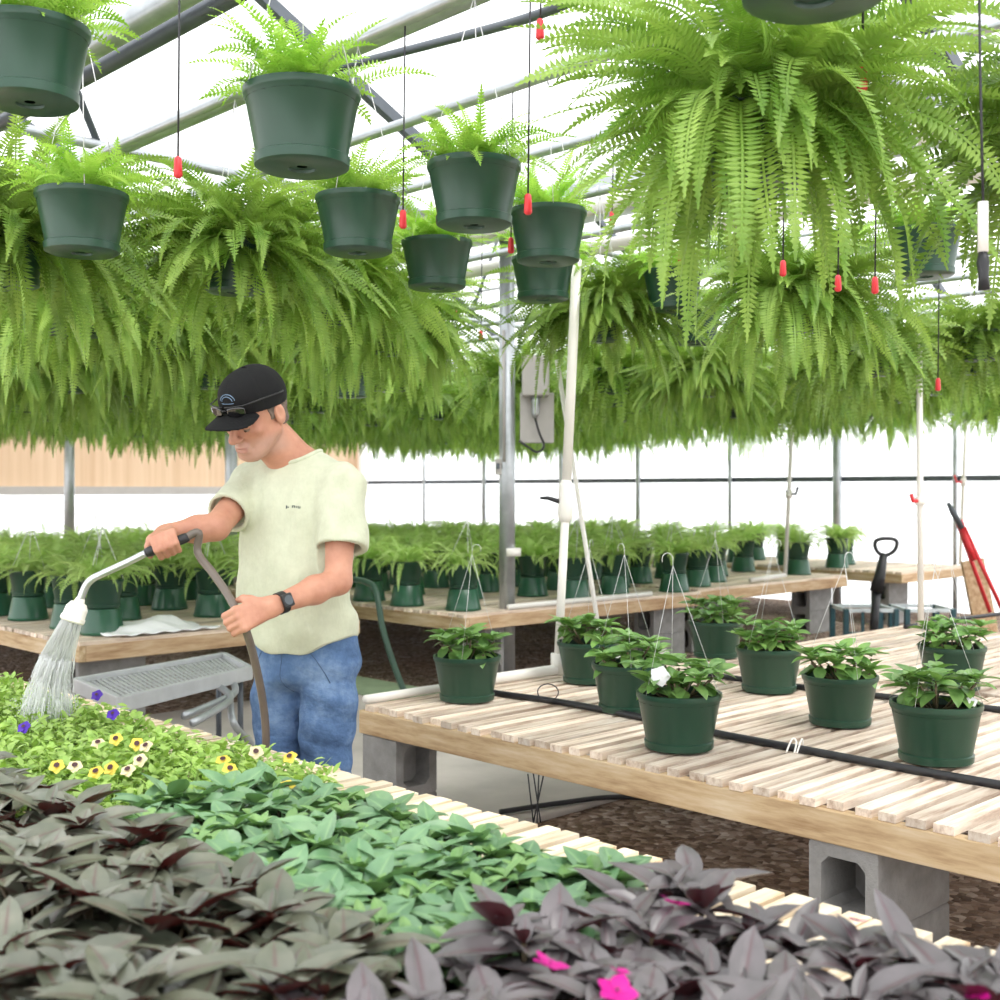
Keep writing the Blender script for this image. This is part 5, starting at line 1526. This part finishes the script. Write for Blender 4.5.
# ---- sunglasses resting on the cap brim
def Hw(x, y, z):
    q = H(x, y, z); v = ML * q[0] + MBk * q[1]
    return Vector((v[0] + MC.x, v[1] + MC.y, q[2]))
sg = empty('sunglasses', Hw(0, -0.11, 0.062)); tag(sg, 'dark wraparound sunglasses resting on the brim of the black cap', 'sunglasses')
M['lens'] = plain('dark_lens', srgb(16, 16, 18), 0.08, 0, 0.8)
M['frame'] = plain('black_frame', srgb(24, 24, 26), 0.3)
for sx in (-1, 1):
    mb = MB(); n_ = 10
    for i in range(n_ + 1):
        for j in range(5):
            x = sx * (0.008 + 0.056 * i / n_); yb = -0.113 + 0.9 * max(abs(x) - 0.01, 0) ** 1.35
            z = 0.061 + (j - 2) * 0.0085 * (math.sin(PI * (i + 0.8) / (n_ + 1.6)) ** 0.5)
            mb.v.append(Hw(x, yb - 0.006, z))
    for i in range(n_):
        for j in range(4): mb.f.append((i * 5 + j, (i + 1) * 5 + j, (i + 1) * 5 + j + 1, i * 5 + j + 1))
    o = mb.build('lens', M['lens'], sg, smooth=True); m_ = o.modifiers.new('thick', 'SOLIDIFY'); m_.thickness = 0.002
    pts = [Hw(sx * (0.006 + 0.058 * i / 8), -0.113 + 0.9 * max(0.006 + 0.058 * i / 8 - 0.01, 0) ** 1.35 - 0.006, 0.078) for i in range(9)]
    MB().tube(pts, 0.002, 6).build('frame', M['frame'], sg, smooth=True)
    MB().tube([pts[-1], Hw(sx * 0.084, -0.04, 0.072), Hw(sx * 0.092, 0.02, 0.062), Hw(sx * 0.088, 0.05, 0.056)], 0.0022, 6).build('temple', M['frame'], sg, smooth=True)
MB().tube([Hw(-0.008, -0.119, 0.066), Hw(0, -0.121, 0.068), Hw(0.008, -0.119, 0.066)], 0.0022, 6).build('bridge', M['frame'], sg, smooth=True)

# ------------------------------------------------------------------ watering wand, hose and water
def w_of(q):
    v = ML * q[0] + MBk * q[1]
    return Vector((v[0] + MC.x, v[1] + MC.y, q[2]))
M['alu'] = plain('brushed_aluminium', srgb(200, 202, 206), 0.32, 0.85, 0.5, 0.05, 14)
hRw = w_of(hR); ad = (P(150, 553, 3.35) - P(184, 540, 3.37)).normalized()
wand = empty('watering_wand', hRw); tag(wand, "aluminium watering wand with white rose head and black grip in the man's hand", 'watering wand')
g0 = hRw - ad * 0.062; g1 = hRw + ad * 0.062
MB().tube([g0, g0 + ad * 0.01, hRw, g1 - ad * 0.012, g1], [0.012, 0.0145, 0.0135, 0.0150, 0.0125], 14).build('grip', M['black'], wand, smooth=True)
TW = 3.33
sh_pts = smooth_path([g1, P(128, 562, 3.345), P(104, 573, 3.34), P(93, 578.5, TW), P(86, 586, TW), P(80.5, 599, TW)], 5)
MB().tube(sh_pts, 0.0105, 14).build('shaft', M['alu'], wand, smooth=True)
r0 = P(79, 603, TW); r1 = P(71.5, 622, TW - 0.01); rd = (r1 - r0).normalized(); RL = (r1 - r0).length
MB().tube([r0 - rd * 0.014, r0 - rd * 0.002, r0, r0 + rd * 0.012, r0 + rd * 0.014, r0 + rd * (RL - 0.016), r0 + rd * (RL - 0.015), r0 + rd * (RL - 0.004), r1], [0.012, 0.015, 0.022, 0.0285, 0.030, 0.0315, 0.034, 0.034, 0.029], 28).build('rose_head', M['pvc'], wand)

HG = FGZ
hose_pts = [g0 + ad * 0.008, g0 - ad * 0.03, P(198, 553, 3.39), P(212, 572, 3.35), P(226, 592, 3.31), w_of(hL) + (P(233, 604, 3.28) - P(250, 640, 3.27)).normalized() * 0.03, w_of(hL), w_of(hL) - (P(233, 604, 3.28) - P(250, 640, 3.27)).normalized() * 0.035,
            P(254, 658, 3.34), P(261, 690, 3.43), P(265, 720, 3.49), P(266, 748, 3.52), P(264, 790, 3.54), P(255, 860, 3.52), P(240, 935, 3.50)]
hp = hose_pts[-1]; 
hose_pts += [Vector((hp.x - 0.15, hp.y + 0.12, 0.045)), Vector((hp.x - 0.8, hp.y + 0.75, 0.045))]
mb = MB(); mb.tube(smooth_path(hose_pts, 7), 0.0115, 12)
tag(mb.build('garden_hose', M['hose_brown'], smooth=True), "grey-brown hose running from the wand through the man's lower hand to the path", 'hose')

def watermat():
    n = NT('falling_water'); n.set(0.12, 0, 0.6)
    n.base((0.93, 0.95, 0.97, 1)); 
    tr = n.new('ShaderNodeBsdfTransparent'); ms = n.new('ShaderNodeMixShader'); ms.inputs[0].default_value = 0.58
    n.link(n.b.outputs[0], ms.inputs[1]); n.link(tr.outputs[0], ms.inputs[2]); n.link(ms.outputs[0], n.out.inputs[0])
    return n.m
M['water'] = watermat()
r = random.Random(5)
mb = MB()
s1 = rd.cross(Vector((0, 1, 0))).normalized(); s2 = rd.cross(s1)
base_c = at_height(47, 716, 0.72); 
for i in range(250):
    a = r.uniform(0, 2 * PI); q = math.sqrt(r.random())
    st = r1 + (s1 * math.cos(a) + s2 * math.sin(a)) * 0.028 * q
    en = base_c + Vector((math.cos(-a) * 0.078 * q * r.uniform(0.85, 1.1), math.sin(a) * 0.06 * q, 0)) + Vector((r.gauss(0, 0.006), r.gauss(0, 0.006), r.uniform(-0.02, 0.03)))
    # straight at first, gravity pulls it steeper
    pts = []
    for k in range(9):
        u = k / 8; p = st.lerp(en, u); p.x -= 0.018 * math.sin(PI * u) ; pts.append(p)
    k = 0
    while k < 8:
        ln = r.choice((1, 2, 2, 3)) if k > 1 else 3
        e = min(8, k + ln); rr_ = r.uniform(0.0006, 0.0013)
        mb.tube(pts[k:e + 1], rr_, 5)
        k = e + (0 if k < 2 else r.choice((0, 1, 1, 2)))
def drop(c, rr_):
    b = len(mb.v)
    mb.v += [c + Vector(v) * rr_ for v in ((1, 0, 0), (-1, 0, 0), (0, 1, 0), (0, -1, 0), (0, 0, 1.4), (0, 0, -1.4))]
    for t_ in ((0, 2, 4), (2, 1, 4), (1, 3, 4), (3, 0, 4), (2, 0, 5), (1, 2, 5), (3, 1, 5), (0, 3, 5)): mb.f.append(tuple(b + x for x in t_))
for i in range(3000):
    u = r.random() ** 0.7; a = r.uniform(0, 2 * PI); q = math.sqrt(r.random()) * 1.05
    st = r1 + (s1 * math.cos(a) + s2 * math.sin(a)) * 0.028 * q
    en = base_c + Vector((math.cos(-a) * 0.082 * q, math.sin(a) * 0.062 * q, 0))
    p = st.lerp(en, u); p.x -= 0.018 * math.sin(PI * u); drop(p, r.uniform(0.0008, 0.0018))
for i in range(300):
    a = r.uniform(0, 2 * PI); q = math.sqrt(r.random()) * 0.11
    drop(base_c + Vector((q * math.cos(a), q * math.sin(a), r.uniform(-0.02, 0.06))), r.uniform(0.001, 0.0022))
tag(mb.build('water_spray', M['water'], smooth=True), 'white spray of water falling from the wand onto the pansies', 'water', None, 'stuff')
